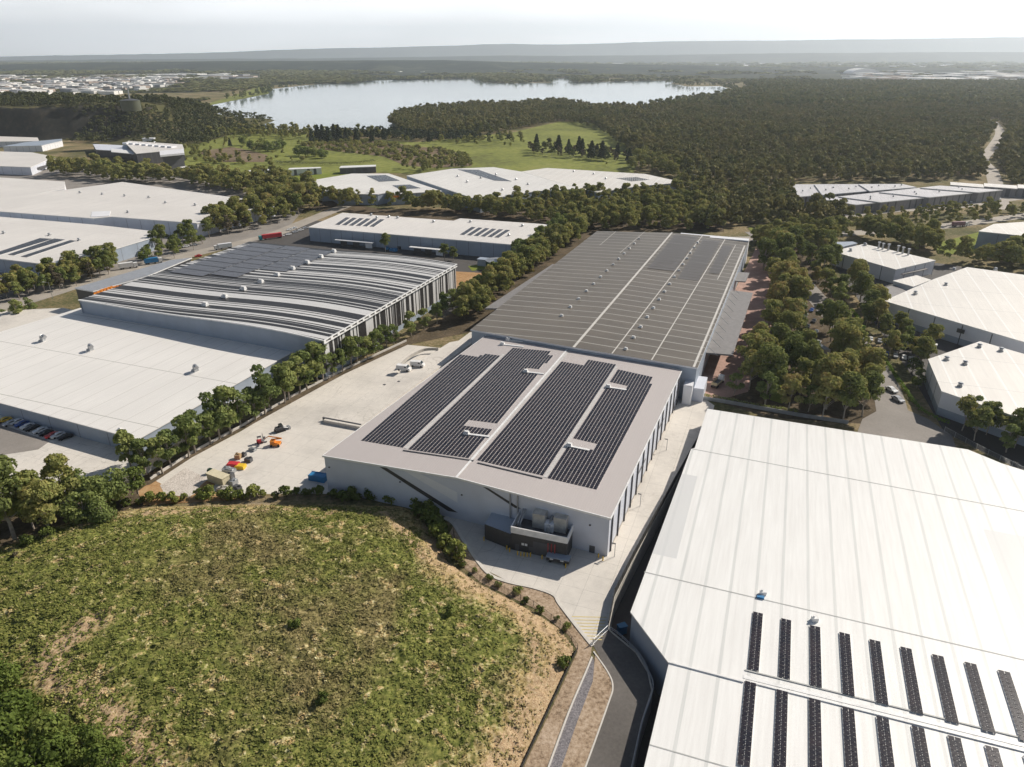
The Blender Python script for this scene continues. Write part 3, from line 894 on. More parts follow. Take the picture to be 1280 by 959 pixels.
# ---- the building with the four solar arrays
Zm, Zr = 12.3, 14.0
NL, ML, NR = at(402.5, 570, Zm), at(570, 597.5, Zr), at(763.7, 648.7, Zm)
FRc, FM, FL = at(853, 463, Zm), at(714, 431.5, Zr), at(607, 419.5, Zm)
rt, _ = None, None
cc = (NL + NR + FRc + FL) / 4
rt = root('solar_warehouse', (cc.x, cc.y, 0), UA, 'mauve-grey roofed warehouse carrying four large dark solar arrays, in the middle', 'warehouse')
outl = [NL, ML, NR, FRc, FM, FL]
I = inset(outl, .4)
mb = MB()
for i in range(6):
    a, b = I[i], I[(i + 1) % 6]
    mb.face([(a.x, a.y, 0), (b.x, b.y, 0), (b.x, b.y, b.z - .15), (a.x, a.y, a.z - .15)])
mb.build('wall', M_WALL, rt)
mb = MB()
NV = 24
for q in ((NL, ML, FM, FL), (ML, NR, FRc, FM)):
    mb.face(q, 0)
for i in range(6):
    a, b = outl[i], outl[(i + 1) % 6]; f_ = Vector((0, 0, .45)); u_ = Vector((0, 0, .12))
    mb.face([a - f_, b - f_, b + u_, a + u_], 1)
    ia, ib = I[i], I[(i + 1) % 6]
    mb.face([a - f_, ia - f_, ib - f_, b - f_], 1)
for a, b in ((NL, ML), (ML, NR), (NR, FRc), (FL, NL)):
    d = (b - a).normalized(); n = Vector((-d.y, d.x, 0)) * .28; u_ = Vector((0, 0, .12))
    mb.face([a + u_, b + u_, b + n + u_, a + n + u_], 1)
mb.build('roof', [M_MAUVE, M_TRIM], rt)
mb = MB()
d = (FM - ML).normalized(); n = Vector((d.y, -d.x, 0)) * .35
mb.face([ML - n + Vector((0, 0, .14)), ML + n + Vector((0, 0, .14)), FM + n + Vector((0, 0, .14)), FM - n + Vector((0, 0, .14))])
mb.build('ridge_capping', M_TRIM, rt)
def roofz(x, y):
    """height of the main roof over a ground point"""
    p = Vector((x, y, 0)); best = None
    w = (p - ML).dot(U); vv_ = max(0, min(1, (p - ML).dot(V) / (FM - ML).dot(V)))
    r0 = ML.lerp(FM, vv_)
    if w < (r0 - ML).dot(U) * 1:
        e = NL.lerp(FL, vv_)
    else:
        e = NR.lerp(FRc, vv_)
    ru, eu, pu = r0.dot(U), e.dot(U), p.dot(U)
    s = (pu - ru) / (eu - ru)
    return Zr + (Zm - Zr) * max(0, min(1, s))
def on_roof(px, py):
    z = Zm
    for _ in range(6):
        w = at(px, py, z); z = roofz(w.x, w.y)
    return at(px, py, z)
def arr(px, nu, nv, skip=None):
    q = [on_roof(*p) for p in px]
    o = solar_block(rt, q, nu, nv, .16, .17, skip)
    return o
A1 = [(451, 551), (504, 560), (626, 445), (580, 439)]
A2 = [(510, 562), (586, 573), (696, 440), (641, 435)]
A3 = [(596, 575.5), (679, 595), (770.5, 456), (708, 445)]
A4 = [(684, 598), (746, 612.5), (820, 472.5), (772.5, 462)]
arr(A1, 12, 40, lambda i, j: j >= 38 and i < 6 or (j >= 39 and i < 7))
arr(A2, 16, 42, lambda i, j: (i >= 8 and j in (9, 10)) or (i >= 11 and j in (31, 32)) or (i == 15 and 33 <= j < 36) or (j > 39 and i > 13))
arr(A3, 18, 42, lambda i, j: j >= 39 and i < 8)
arr(A4, 13, 40, lambda i, j: (i < 7 and j in (10, 11)) or (i < 6 and j in (32, 33)) or (i == 12 and j > 36))
def strip_on(p0, p1, w, dz, name, mat):
    a, b = on_roof(*p0), on_roof(*p1)
    d = (b - a).normalized(); n = Vector((-d.y, d.x, 0)).normalized() * w / 2
    mb = MB(); up = Vector((0, 0, dz)); lo = Vector((0, 0, .02))
    mb.face([a - n + up, b - n + up, b + n + up, a + n + up]); mb.face([a - n + lo, b - n + lo, b - n + up, a - n + up]); mb.face([b + n + lo, a + n + lo, a + n + up, b + n + up])
    return mb.build(name, mat, rt)
M_WALK = paint('roof_walkway', (0.52, 0.50, 0.48), 0.6)
for p0, p1 in (((507, 561), (629, 443)), ((590, 574), (709, 441)), ((681, 597), (771, 458))):
    strip_on(p0, p1, 1.0, .07, 'roof_walkway', M_WALK)
for p0, p1 in (((583, 543), (612, 546.5)), ((657, 465.5), (680, 468)), ((760, 484.5), (783, 488)), ((711, 558), (737, 563.5)), ((628, 431), (655, 434)), ((635, 425.5), (664, 428))):
    strip_on(p0, p1, .9, .3, 'smoke_vent', M_TRIM)
    w = on_roof(*p0); o = link('roof_vent', vent_mesh('unit'), rt)
    dx, dy = w.x - rt.location.x, w.y - rt.location.y; ca, sa = math.cos(-UA), math.sin(-UA)
    o.location = (dx * ca - dy * sa, dx * sa + dy * ca, w.z)
strip_on((504, 563.5), (592, 576.5), .35, .25, 'cable_tray', M_DGREY)
strip_on((597, 579), (678, 598.5), .35, .25, 'cable_tray', M_DGREY)
# wall decoration: dark diagonal band and the paler facet on the shaded front
fa, fb = I[0], I[1]; fd = (fb - fa).normalized(); fn = Vector((fd.y, -fd.x, 0)).normalized()
def front(s, z, o=.04, A=None, B=None):
    A = A or I[0]; B = B or I[1]
    p = A.lerp(B, s); dd_ = (B - A).normalized(); nn_ = Vector((dd_.y, -dd_.x, 0)).normalized()
    return (p.x + nn_.x * o, p.y + nn_.y * o, z)
mb = MB(); mb.face([front(.42, 12.6), front(.47, 12.8), front(1.0, 2.2), front(.93, 2.0)]); mb.build('wall_stripe', M_CHAR, rt)
mb = MB(); mb.face([front(.62, 12.6, .02), front(.72, 13, .02), front(1, 9.0, .02), front(1, 5.5, .02)]); mb.build('wall_facet', M_WALLW, rt)
mb = MB(); A_, B_ = I[1], I[2]
mb.face([front(.18, 12.9, .04, A_, B_), front(.22, 12.8, .04, A_, B_), front(.44, 8.6, .04, A_, B_), front(.40, 8.4, .04, A_, B_)]); mb.build('wall_stripe', M_CHAR, rt)
# east wall fins and glazing bands
A_, B_ = I[2], I[3]
L = (B_ - A_).length
for k in range(14):
    s = (k + .35) / 14
    mb = MB(); p = A_.lerp(B_, s); dd_ = (B_ - A_).normalized(); nn_ = Vector((dd_.y, -dd_.x, 0))
    mb.box((p.x + nn_.x * .2, p.y + nn_.y * .2, 5.8), (.4, .4, 11.6), math.atan2(dd_.y, dd_.x))
    mb.build('wall_fin', M_DGREY, rt)
for s0, s1, z0 in ((.32, .42, 6.4), (.60, .70, 7.0)):
    mb = MB(); mb.face([front(s0, z0, .25, A_, B_), front(s1, z0 - .3, .25, A_, B_), front(s1, z0 + .3, .25, A_, B_), front(s0, z0 + .6, .25, A_, B_)]); mb.build('wall_stripe', M_DGREY, rt)
mb = MB(); mb.face([front(.05, 0.01, .05, A_, B_), front(.95, 0.01, .05, A_, B_), front(.95, .9, .05, A_, B_), front(.05, .9, .05, A_, B_)]); mb.build('plinth', M_CONC, rt)
# downpipes at the front
for (a_, b_, s) in ((I[1], I[2], .37), (I[1], I[2], .42)):
    p = a_.lerp(b_, s); mb = MB(); n_ = Vector((fn.x, fn.y, 0)) * .35
    mb.tube((p.x + n_.x, p.y + n_.y, 4.6), (p.x + n_.x, p.y + n_.y, 12.9), .22, .22, 8); mb.build('downpipe', M_STEEL, rt)
# plant rooms, deck with parapet, cooling towers, stair
def gpx(px, py, z=0): return at(px, py, z)
PA, PB = gpx(639, 687), gpx(708, 701.5)      # front of the plant block on the ground
LA = gpx(606, 674)
pd = (PB - PA).normalized(); pn = Vector((-pd.y, pd.x, 0))
depth = 11.0
def blk(a, b, dep, z0, z1, mat, name, mats2=None):
    mb = MB(); mb.prism([a, b, b + pn * dep, a + pn * dep], z0, z1)
    return mb.build(name, mat, rt)
blk(LA, PA - pd * .1, 9.5, 0, 5.0, M_CHAR, 'plant_room')
mb = MB(); mb.poly([(p.x, p.y, 5.03) for p in (LA, PA - pd * .12, PA - pd * .12 + pn * 9.5, LA + pn * 9.5)]); mb.build('plant_room_roof', M_WALLB, rt)
blk(PA, PB, depth, 0, 5.6, M_CHAR, 'plant_room')
mb = MB()
cnr = [PA, PB, PB + pn * depth, PA + pn * depth]
for i, (a, b) in enumerate(((cnr[0], cnr[1]), (cnr[1], cnr[2]), (cnr[3], cnr[0]))):
    mb.path([(a.x, a.y), (b.x, b.y)], .3, 5.6, 1.9)
mb.build('parapet', M_TRIM, rt)
mb = MB(); mb.poly([(p.x, p.y, 5.63) for p in cnr]); mb.build('plant_deck', M_DGREY, rt)
Pl = (PB - PA).length
for s in (.42, .80):
    c0 = PA + pd * Pl * s + pn * 6.0
    mb = MB()
    mb.box((c0.x, c0.y, 5.65 + 2.2), (3.4, 4.2, 4.4), UA)
    ct = mb.build('cooling_tower', paint('tower_casing', (0.52, 0.49, 0.44), .5, var=.2), rt)
    mb = MB()
    for t_ in (-1, 1):
        q = c0 + pn * t_ * 1.0
        mb.tube((q.x, q.y, 10.05), (q.x, q.y, 10.6), .85, .85, 14)
        mb.tube((q.x, q.y, 10.6), (q.x, q.y, 10.72), .7, .7, 10)
    mb.build('fan_ring', M_DGREY, ct, local=False)
    ct2 = c0 - pn * 2.15
    mb = MB()
    for zz in (6.4, 7.2, 8.0, 8.8):
        mb.box((ct2.x, ct2.y, zz), (3.1, .12, .3), UA)
    mb.build('louvre', M_DGREY, ct, local=False)
for s, r_ in ((.08, .25), (.12, .25), (.62, .4)):
    mb = MB(); q = PA + pd * Pl * s + pn * 8; q2 = PA + pd * Pl * s + pn * 2.0
    mb.tube((q.x, q.y, 5.7), (q.x, q.y, 9.0), r_, r_, 8); mb.tube((q.x, q.y, 9.0), (q2.x, q2.y, 7.6), r_, r_, 8); mb.tube((q2.x, q2.y, 7.6), (q2.x, q2.y, 5.7), r_, r_, 8)
    mb.build('pipe', M_STEEL, rt)
mb = MB(); q = PA + pd * Pl * .62 + pn * 4; mb.box((q.x, q.y, 7.0), (2.4, 2.0, 2.6), UA); mb.build('chiller_box', M_WALLW, rt)
for s, w_, h_ in ((.40, 4.6, 4.2),):
    a = PA + pd * (Pl * s); wall_box(rt, 'roller_door', a, a + pd * w_, 0, h_, .12, M_DGREY)
for s in (.66, .72, .78):
    a = PA + pd * (Pl * s); wall_box(rt, 'red_pipe', a, a + pd * .32, .4, 4.6, .3, paint('dull_red_pipe', (.30, .05, .05), .5))
for s in (.17, .23):
    a = PA + pd * (Pl * s + .3); wall_box(rt, 'door_sign', a, a + pd * .7, 2.2, 2.9, .06, M_TRIM)
for s in (.02, .27):
    a = PA + pd * (Pl * s + .8); wall_box(rt, 'door', a, a + pd * 1.1, 0, 2.2, .08, M_DGREY)
# escape stair on the right of the plant block
mb = MB(); s0 = PB + pn * 7 + pd * .3
for k in range(14):
    q = s0 + pd * (k * .42); mb.box((q.x, q.y, 5.6 - k * .38), (.42, 1.3, .08), UA)
for o_ in (-.65, .65):
    a = s0 + pn * o_; b = s0 + pd * 5.9 + pn * o_
    mb.tube((a.x, a.y, 6.6), (b.x, b.y, 1.4), .06); mb.tube((a.x, a.y, 5.5), (b.x, b.y, .3), .1)
    mb.tube((b.x, b.y, 0), (b.x, b.y, 1.4), .07)
mb.build('escape_stair', M_STEEL, rt)
mb = MB(); a = I[2] - (I[2] - I[1]).normalized() * 4.2; mb.box((a.x + fn.x * .1, a.y + fn.y * .1, 1.1), (1.5, .15, 2.2), UA); mb.build('door', M_DGREY, rt)
# wall lamps
for (x, y) in ((411, 586), (501, 607), (579, 625), (737, 661)):
    w = at(x, y, 0)
    # slide out to the front wall plane
    best = min(((I[i].lerp(I[i + 1], t / 60), ) for i in (0, 1) for t in range(61)), key=lambda q: abs((q[0].x / q[0].y) - (w.x / w.y)))[0]
    mb = MB(); mb.box((best.x + fn.x * .15, best.y + fn.y * .15, 8.6), (.45, .3, .3), UA); mb.build('wall_lamp', M_DGREY, rt)
# link annexes at the back right corner
mb = MB(); a = at(852, 505); mb.prism([a, a + U * 3.2, a + U * 3.2 + V * 20, a + V * 20], 0, 8.0); mb.build('side_annex', [M_WALLW], rt)
mb = MB(); a = at(858, 500); mb.prism([a + U * 2, a + U * 6.0, a + U * 6.0 + V * 12, a + U * 2 + V * 12], 0, 5.5); mb.build('side_annex', [M_WALL], rt)

# yellow bollards, skip bin on the apron
bpx = [(605, 676), (633.5, 687), (637, 690), (647, 694), (651, 695), (655, 695.5), (659, 696), (663, 696), (677.5, 699), (707, 710), (753.5, 701), (748, 697)]
mb = MB(); mb.tube((0, 0, 0), (0, 0, 1.25), .17, .17, 8); mb.tube((0, 0, 1.25), (0, 0, 1.33), .17, .08, 8)
bme = bpy.data.meshes.new('bollard'); bme.from_pydata(mb.v, [], mb.f); bme.materials.append(M_YELLOW); bme.update()
wh = ['alone at the left end of the low plant room', 'left one of the pair at the plant block corner', 'right one of the pair at the plant block corner', 'first from the left before the roller door', 'second from the left before the roller door', 'third from the left before the roller door', 'fourth from the left before the roller door', 'fifth from the left before the roller door', 'just right of the dark roller door', 'at the right front corner of the plant block', 'nearest the front corner of the solar-roofed warehouse', 'beside the small dark door near the warehouse corner']
for p, w_ in zip(bpx, wh):
    o = link('bollard', bme); o.location = at(*p); tag(o, 'yellow bollard ' + w_, 'bollard', 'yellow bollards at the plant rooms')

# ---- long dark-roofed warehouse behind
Zb = 13.8
B = [at(588, 412, Zb), at(717, 434.5, Zb + 1.8), at(872, 460, Zb), at(937, 300, Zb), at(840, 291, Zb + 1.8), at(746, 289, Zb)]
cb = sum(B, Vector()) / 6
rt = root('dark_roofed_warehouse', (cb.x, cb.y, 0), UA, 'very long brown-grey roofed warehouse with pale roof seams, behind the solar building', 'warehouse')
I = inset(B, .4)
mb = MB()
for i in range(6):
    a, b = I[i], I[(i + 1) % 6]
    mb.face([(a.x, a.y, 0), (b.x, b.y, 0), (b.x, b.y, b.z - .15), (a.x, a.y, a.z - .15)])
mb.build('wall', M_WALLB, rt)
mb = MB()
mb.face([B[0], B[1], B[4], B[5]]); mb.face([B[1], B[2], B[3], B[4]])
for i in range(6):
    a, b = B[i], B[(i + 1) % 6]; f_ = Vector((0, 0, .6))
    mb.face([a - f_, b - f_, b, a], 1)
mb.build('roof', [M_DARKROOF, M_WALLW], rt)
def Bz(s, t):
    """roof point, s across 0..1, t along 0..1"""
    if s < .5: return B[0].lerp(B[1], s * 2).lerp(B[5].lerp(B[4], s * 2), t)
    return B[1].lerp(B[2], s * 2 - 1).lerp(B[4].lerp(B[3], s * 2 - 1), t)
def Bstrip(s0, t0, s1, t1, w, mat, name, dz=.12):
    a, b = Bz(s0, t0), Bz(s1, t1); d = (b - a).normalized(); n = Vector((-d.y, d.x, 0)) * w / 2; up = Vector((0, 0, dz))
    mb = MB(); mb.face([a - n + up, b - n + up, b + n + up, a + n + up]); return mb.build(name, mat, rt)
M_PALEC = paint('pale_capping', (0.60, 0.57, 0.52), .5)
Bstrip(.5, 0, .5, 1, 1.1, M_PALEC, 'ridge_capping')
Bstrip(.66, .0, .70, 1, .5, M_PALEC, 'roof_gutter')
Bstrip(.82, .0, .85, .98, .5, M_PALEC, 'roof_gutter')
Bstrip(.92, .55, .93, .92, .4, M_PALEC, 'roof_gutter')
Bstrip(.985, 0, .985, .92, .9, M_PALEC, 'roof_gutter')
Bstrip(.30, .72, .32, 1, .3, M_PALEC, 'roof_gutter')
Bstrip(.13, .80, .13, 1, .3, M_PALEC, 'roof_gutter')
for k in range(15):
    for s in (.33, .70):
        t_ = .03 + k * .062
        if s < .5 and k < 2: continue
        w = Bz(s, t_); o = link('roof_vent', vent_mesh('unit'), rt)
        dx, dy = w.x - rt.location.x, w.y - rt.location.y; ca, sa = math.cos(-UA), math.sin(-UA)
        o.location = (dx * ca - dy * sa, dx * sa + dy * ca, w.z); o.rotation_euler = (0, 0, random.uniform(-.5, .5)); o.scale = (.8, .8, .8)
# shiny solar sheets on the far right of that roof
M_SHEET = NT('blue_grey_solar_sheet'); M_SHEET.color((0.135, 0.118, 0.102), 0.36, 0, .4); M_SHEET = M_SHEET.m
for s0, s1, t0, t1 in ((.53, .68, .58, .98), (.72, .83, .52, .95), (.86, .915, .60, .90)):
    n_ = 18
    mb = MB()
    for k in range(n_):
        ta, tb = t0 + (t1 - t0) * k / n_, t0 + (t1 - t0) * (k + .86) / n_
        mb.face([Bz(s0, ta) + Vector((0, 0, .2)), Bz(s1, ta) + Vector((0, 0, .2)), Bz(s1, tb) + Vector((0, 0, .2)), Bz(s0, tb) + Vector((0, 0, .2))])
    mb.build('solar_array', M_SHEET, rt)
def canopy(label_none, quad_px, z, th, mat, posts=True, name='awning'):
    Q = [at(p[0], p[1], z) for p in quad_px]
    mb = MB(); mb.prism(Q, z - th, z)
    mb.poly([(p.x, p.y, z - th - .01) for p in Q])
    return mb.build(name, mat, rt)
canopy('', [(606, 385.5), (622, 385.5), (703, 334), (691, 330)], 9.5, .7, M_AWN)
canopy('', [(873, 440), (916, 443.5), (941, 366), (906, 362)], 9.0, .7, M_AWN)
canopy('', [(905, 350), (932, 352), (937, 341), (922, 340)], 8.5, .6, M_AWN)
for k in range(10):
    a, b = Bz(.99, .12 + k * .045), Bz(.99, .12 + k * .045)
    mb = MB(); mb.tube(a, (a + U * 5.5 - Vector((0, 0, a.z - 9.2))), .09); mb.build('awning_stay', M_STEEL, rt)
mb = MB(); a = at(850, 296, Zb); b = at(936, 303, Zb)
q0, q1 = at(850, 294, Zb), at(936, 301.5, Zb); mb.path([(q0.x, q0.y), (q1.x, q1.y)], 6, 0, Zb + .9); mb.build('rear_parapet', M_WALLW, rt)
# far left lean-to and box stacks beside it
# ---- barcode building
Zc = 17.0
CN0, CN1, CF1, CF0 = at(98, 375, Zc - 1), at(404, 426, Zc), at(571, 330, Zc), at(312, 302, Zc - 1)
cc = (CN0 + CN1 + CF1 + CF0) / 4
rt = root('striped_warehouse', (cc.x, cc.y, 0), UA, 'tall warehouse with black and white barcode stripes over its curved roof and side wall', 'warehouse')
def Cp(s, t, dz=0):
    p = CN0.lerp(CN1, s).lerp(CF0.lerp(CF1, s), t)
    return p + Vector((0, 0, 1.9 * math.sin(math.pi * min(1, s * 1.0)) + .9 * math.sin(2 * math.pi * s + 2.4) + dz - .6))
mb = MB(); NS = 28
for i in range(NS):
    s0, s1 = i / NS, (i + 1) / NS
    mb.face([Cp(s0, 0), Cp(s1, 0), Cp(s1, 1), Cp(s0, 1)])
o = mb.build('roof', M_STRIPE, rt)
mb = MB()
a, b = Cp(1, 0), Cp(1, 1)
ins_ = -U * .8
mb.face([(a.x + ins_.x, a.y + ins_.y, 2.6), (b.x + ins_.x, b.y + ins_.y, 2.6), (b.x + ins_.x, b.y + ins_.y, b.z - .8), (a.x + ins_.x, a.y + ins_.y, a.z - .8)])
mb.build('striped_wall', M_STRIPE, rt)
mb = MB()
mb.face([(a.x + ins_.x, a.y + ins_.y, 0), (b.x + ins_.x, b.y + ins_.y, 0), (b.x + ins_.x, b.y + ins_.y, 2.6), (a.x + ins_.x, a.y + ins_.y, 2.6)])
for i in range(NS):
    for t_ in (0.004, .996):
        p, q = Cp(i / NS * .99, t_), Cp((i + 1) / NS * .99, t_)
        f = [(p.x, p.y, 0), (q.x, q.y, 0), (q.x, q.y, q.z - .05), (p.x, p.y, p.z - .05)]
        mb.face(f if t_ < .5 else f[::-1])
p, q = Cp(0.004, 0), Cp(0.004, 1)
mb.face([(q.x, q.y, 0), (p.x, p.y, 0), (p.x, p.y, p.z - .05), (q.x, q.y, q.z - .05)])
mb.build('wall', M_WALLB, rt)
# eave frame: white outrigger boxes along the right edge
mb = MB()
nb = 26
for k in range(nb):
    a, b = Cp(1, k / nb), Cp(1, (k + 1) / nb)
    for w0, w1, zz0, zz1 in ((0, 1, -.25, 0.1), (0, 1, -1.5, -1.15), (0, .3, -1.3, -.2)):
        p = a.lerp(b, w0); q = a.lerp(b, w1); c = (p + q) / 2
        mb.box((c.x + U.x * .1, c.y + U.y * .1, c.z + (zz0 + zz1) / 2), ((q - p).length, .5, zz1 - zz0), UA + R(90))
mb.build('eave_frame', M_TRIM, rt)
mb = MB()
for i in range(NS):
    p, q = Cp(i / NS, -.002), Cp((i + 1) / NS, -.002); u_ = Vector((0, 0, .18)); l_ = Vector((0, 0, -.35))
    mb.face([p + l_, q + l_, q + u_, p + u_])
    p2, q2 = Cp(i / NS, .003), Cp((i + 1) / NS, .003)
    mb.face([p + u_, q + u_, q2 + u_, p2 + u_])
mb.build('roof_flashing', M_TRIM, rt)
M_SHEETL = NT('grey_solar_sheet'); M_SHEETL.color((0.115, 0.115, 0.128), 0.32, 0, .5); M_SHEETL = M_SHEETL.m
for s0, s1, t0, t1 in ((.04, .20, .42, .98), (.205, .33, .46, .99), (.335, .46, .60, .97)):
    mb = MB(); n_ = 8; m_ = 5
    for k in range(n_):
        for j in range(m_):
            ta, tb = t0 + (t1 - t0) * k / n_, t0 + (t1 - t0) * (k + .92) / n_
            sa_, sb_ = s0 + (s1 - s0) * j / m_, s0 + (s1 - s0) * (j + 1) / m_
            mb.face([Cp(sa_, ta, .3), Cp(sb_, ta, .3), Cp(sb_, tb, .3), Cp(sa_, tb, .3)])
    mb.build('solar_array', M_SHEETL, rt)
for k in range(9):
    w = Cp(.46, .12 + k * .105); o = link('roof_vent', vent_mesh('unit'), rt)
    dx, dy = w.x - rt.location.x, w.y - rt.location.y; ca, sa = math.cos(-UA), math.sin(-UA)
    o.location = (dx * ca - dy * sa, dx * sa + dy * ca, w.z); o.scale = (1.5, 1.5, 1.5)
# office annex with the orange front
rt, Pq = warehouse('low grey-roofed office wing with an orange and black front, beside the striped warehouse', [(93, 360), (116, 364, 14), (184, 345, 14), (240, 322, 14), (214, 325, 14)], 14, wall=M_CHAR, roof=paint('office_roof_grey', (0.30, 0.31, 0.33), .4), name='office_building', cat='office', joint=0)
Pn = [at(117, 367.2, 13), at(183, 345.5, 13)]
dd_ = (Pn[1] - Pn[0]).normalized()
for i in range(17):
    a, b = Pn[0].lerp(Pn[1], i / 17), Pn[0].lerp(Pn[1], (i + .8) / 17)
    h = random.choice([2.2, 1.2, 2.2, 1.6]); mb = MB(); c = (a + b) / 2
    mb.box((c.x + .3, c.y - .4, 12.9), ((b - a).length, .3, h), math.atan2(dd_.y, dd_.x)); mb.build('orange_panel', M_ORANGE, rt)

# ---- near-left cream-white warehouse on its raised terrace
TER = 3.8
mb = MB()
tp = [at(p[0], p[1], TER) for p in [(-300, 690), (-60, 640), (60, 622), (150, 600), (192, 572), (392, 446), (404, 430), (110, 392), (80, 385), (-300, 400)]]
mb.prism(tp, 0.0, TER)
tag(mb.build('terrace_ground', M_YARD), kind='structure')
struct_sheet('terrace_car_park', [(p.x, p.y) for p in [at(-200, 470, TER), at(0, 530, TER), at(62, 552, TER), at(48, 562, TER), at(-200, 600, TER)]], TER + .05, M_ROAD, px=False)
M_NEARW = roof_mat('cream_white_roof', (0.80, 0.77, 0.725), 0, 9.0, 0.3, (0.60, 0.57, 0.52), 37, (0.42, 0.40, 0.36), wear=0.09, cw=.35)
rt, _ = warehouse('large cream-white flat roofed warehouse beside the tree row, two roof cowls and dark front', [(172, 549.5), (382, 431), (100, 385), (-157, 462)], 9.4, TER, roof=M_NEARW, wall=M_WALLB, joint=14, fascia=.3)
put_vents(rt, [(53, 426.5), (113, 438), (244, 464)], 9.4, 'duct', 1.25)
put_vents(rt, [(150, 537)], 9.4, 'unit', .6)
a = at(322, 461.5, 9.2); b = at(383.5, 431, 9.2)
d = (b - a).normalized(); n = Vector((d.y, -d.x, 0))
mb = MB(); c = (a + b) / 2 + n * .1; mb.box((c.x, c.y, 7.0), ((b - a).length, .4, 4.2), math.atan2(d.y, d.x)); mb.build('wall_cladding', M_WALLW, rt)

# ---- white building with the rows of solar strips (right foreground)
ZR = 6.0
M_BIG = NT('white_translucent_striped_roof')
t = M_BIG; o_ = t.obj(); s = t.sep(o_)
mapn = t.n.new('ShaderNodeMapping'); t.l.new(o_, mapn.inputs[0]); mapn.inputs['Scale'].default_value = (1.0, .05, 1)
stk = t.noise(mapn.outputs[0], 1.1, 5, .65)
c = t.ramp(stk, [(0.3, (0.735, 0.72, 0.69)), (0.7, (0.84, 0.83, 0.80))])
f = t.math('FRACT', t.math('DIVIDE', t.math('ADD', s[0], 1000.0 - .4), 5.72))
c = t.mix(t.math('LESS_THAN', f, .12), c, t.ramp(stk, [(0.3, (0.60, 0.60, 0.58)), (0.7, (0.69, 0.69, 0.66))]))
ribs = t.math('PINGPONG', t.math('MULTIPLY', s[0], 1.3), .5)
for x0, x1, y0, y1 in ((-53, -40.5, -7, 34), (34, 60, -40, 34)):
    inx = t.math('MULTIPLY', t.math('GREATER_THAN', s[0], x0), t.math('LESS_THAN', s[0], x1))
    iny = t.math('MULTIPLY', t.math('GREATER_THAN', s[1], y0), t.math('LESS_THAN', s[1], y1))
    c = t.mix(t.math('MULTIPLY', inx, t.math('MULTIPLY', iny, .75)), c, (0.60, 0.60, 0.59))
t.color(c, .5)
t.bump(ribs, .12, .05)
BIGPX = [(884, 511), (1210, 562)]
g0, g1 = at(884, 511, ZR), at(1210, 562, ZR)
e1, e2, e3, e4 = at(864, 561, ZR), at(788, 765, ZR), at(836, 829, ZR), at(805, 959, ZR)
e0 = at(868.5, 560, ZR)
far_r = g1 + U * 8 - V * 6
big = [g0, e0, e1, e2, e3, e4, e4 - V * 60, e4 - V * 60 + U * 150, far_r + U * 45 - V * 20, far_r, g1]
rt, PB_ = warehouse('huge white-roofed warehouse with rows of narrow solar strips, in the right foreground', big, ZR, PIT_Z, roof=M_BIG.m, wall=M_WALLB, px_mode=False, joint=0, fascia=.35)
BIG_RT = rt
def flat_strip(p0, p1, w, z, dz, name, mat, parent):
    a, b = at(p0[0], p0[1], z), at(p1[0], p1[1], z)
    d = (b - a).normalized(); c = (a + b) / 2; mb = MB()
    mb.box((c.x, c.y, z + dz / 2), ((b - a).length, w, dz), math.atan2(d.y, d.x))
    return mb.build(name, mat, parent)
M_SEAM = paint('grey_seam', (0.42, 0.42, 0.40), .6)
for p0, p1 in (((864, 561), (1400, 662)), ((805, 715), (1400, 853))):
    flat_strip(p0, p1, .28, ZR, .05, 'roof_seam', M_SEAM, rt)
flat_strip((836, 828.5), (929, 853), .35, ZR, .28, 'roof_step', M_TRIM, rt)
flat_strip((931, 852), (1420, 975), .3, ZR, .25, 'roof_step', M_TRIM, rt)
flat_strip((931, 838), (1420, 958), .3, ZR, .18, 'roof_step', M_SEAM, rt)
flat_strip((929, 846), (1420, 966), .9, ZR, .08, 'roof_walkway', M_TRIM, rt)
flat_strip((812, 931), (1300, 1072), .25, ZR, .05, 'roof_seam', M_SEAM, rt)
O1 = at(934.5, 837, ZR)
for k in range(13):
    a = O1 + U * (5.98 * k) + U * 0.0
    for base_, nv in ((a, 16), (a - V * 23.2 - U * 0.3, 18)):
        w_, l_ = 2.15, nv * 1.1
        q = (base_, base_ + U * w_, base_ + U * w_ + V * l_, base_ + V * l_)
        solar_block(rt, q, 2, nv, .35, .09)
for (x, y) in ((953.5, 743), (1018, 776)):
    w = at(x, y, ZR); ca, sa = math.cos(-UA), math.sin(-UA)
    mb = MB(); mb.box((0, 0, .5), (1.3, 1.1, 1.0)); mb.tube((-.3, 0, 1.0), (-.3, 0, 1.5), .25, .25, 8)
    mb.v = [(v[0] + w.x, v[1] + w.y, v[2] + w.z) for v in mb.v]
    f_ = mb.build('roof_fan', M_TRIM, rt)
flat_strip((946, 746.5), (955, 748.5), .8, ZR, .5, 'blue_duct', M_BLUE, rt)
mb = MB()
for z_ in (.45, .9):
    pts = [at(*p) for p in smoothline([(741, 806), (760, 787), (795, 816), (810, 841), (816, 864), (803, 904), (790, 959), (776, 1020)])]
    for i in range(6, len(pts) - 1): mb.tube((pts[i].x, pts[i].y, z_), (pts[i + 1].x, pts[i + 1].y, z_), .07, .07, 5)
for i in range(6, len(pts), 1): mb.tube((pts[i].x, pts[i].y, 0), (pts[i].x, pts[i].y, 1.0), .06, .06, 5)
single(mb, 'guard_rail', M_STEEL, 'grey steel guard rail curving along the asphalt drive above the low strip', 'guard rail')
mb = MB(); pts = [at(*p) for p in [(741, 806), (760, 788)]]
mb.tube((pts[0].x, pts[0].y, 1.6), (pts[1].x, pts[1].y, 1.6), .06); mb.tube((pts[0].x, pts[0].y, .2), (pts[1].x, pts[1].y, .2), .06)
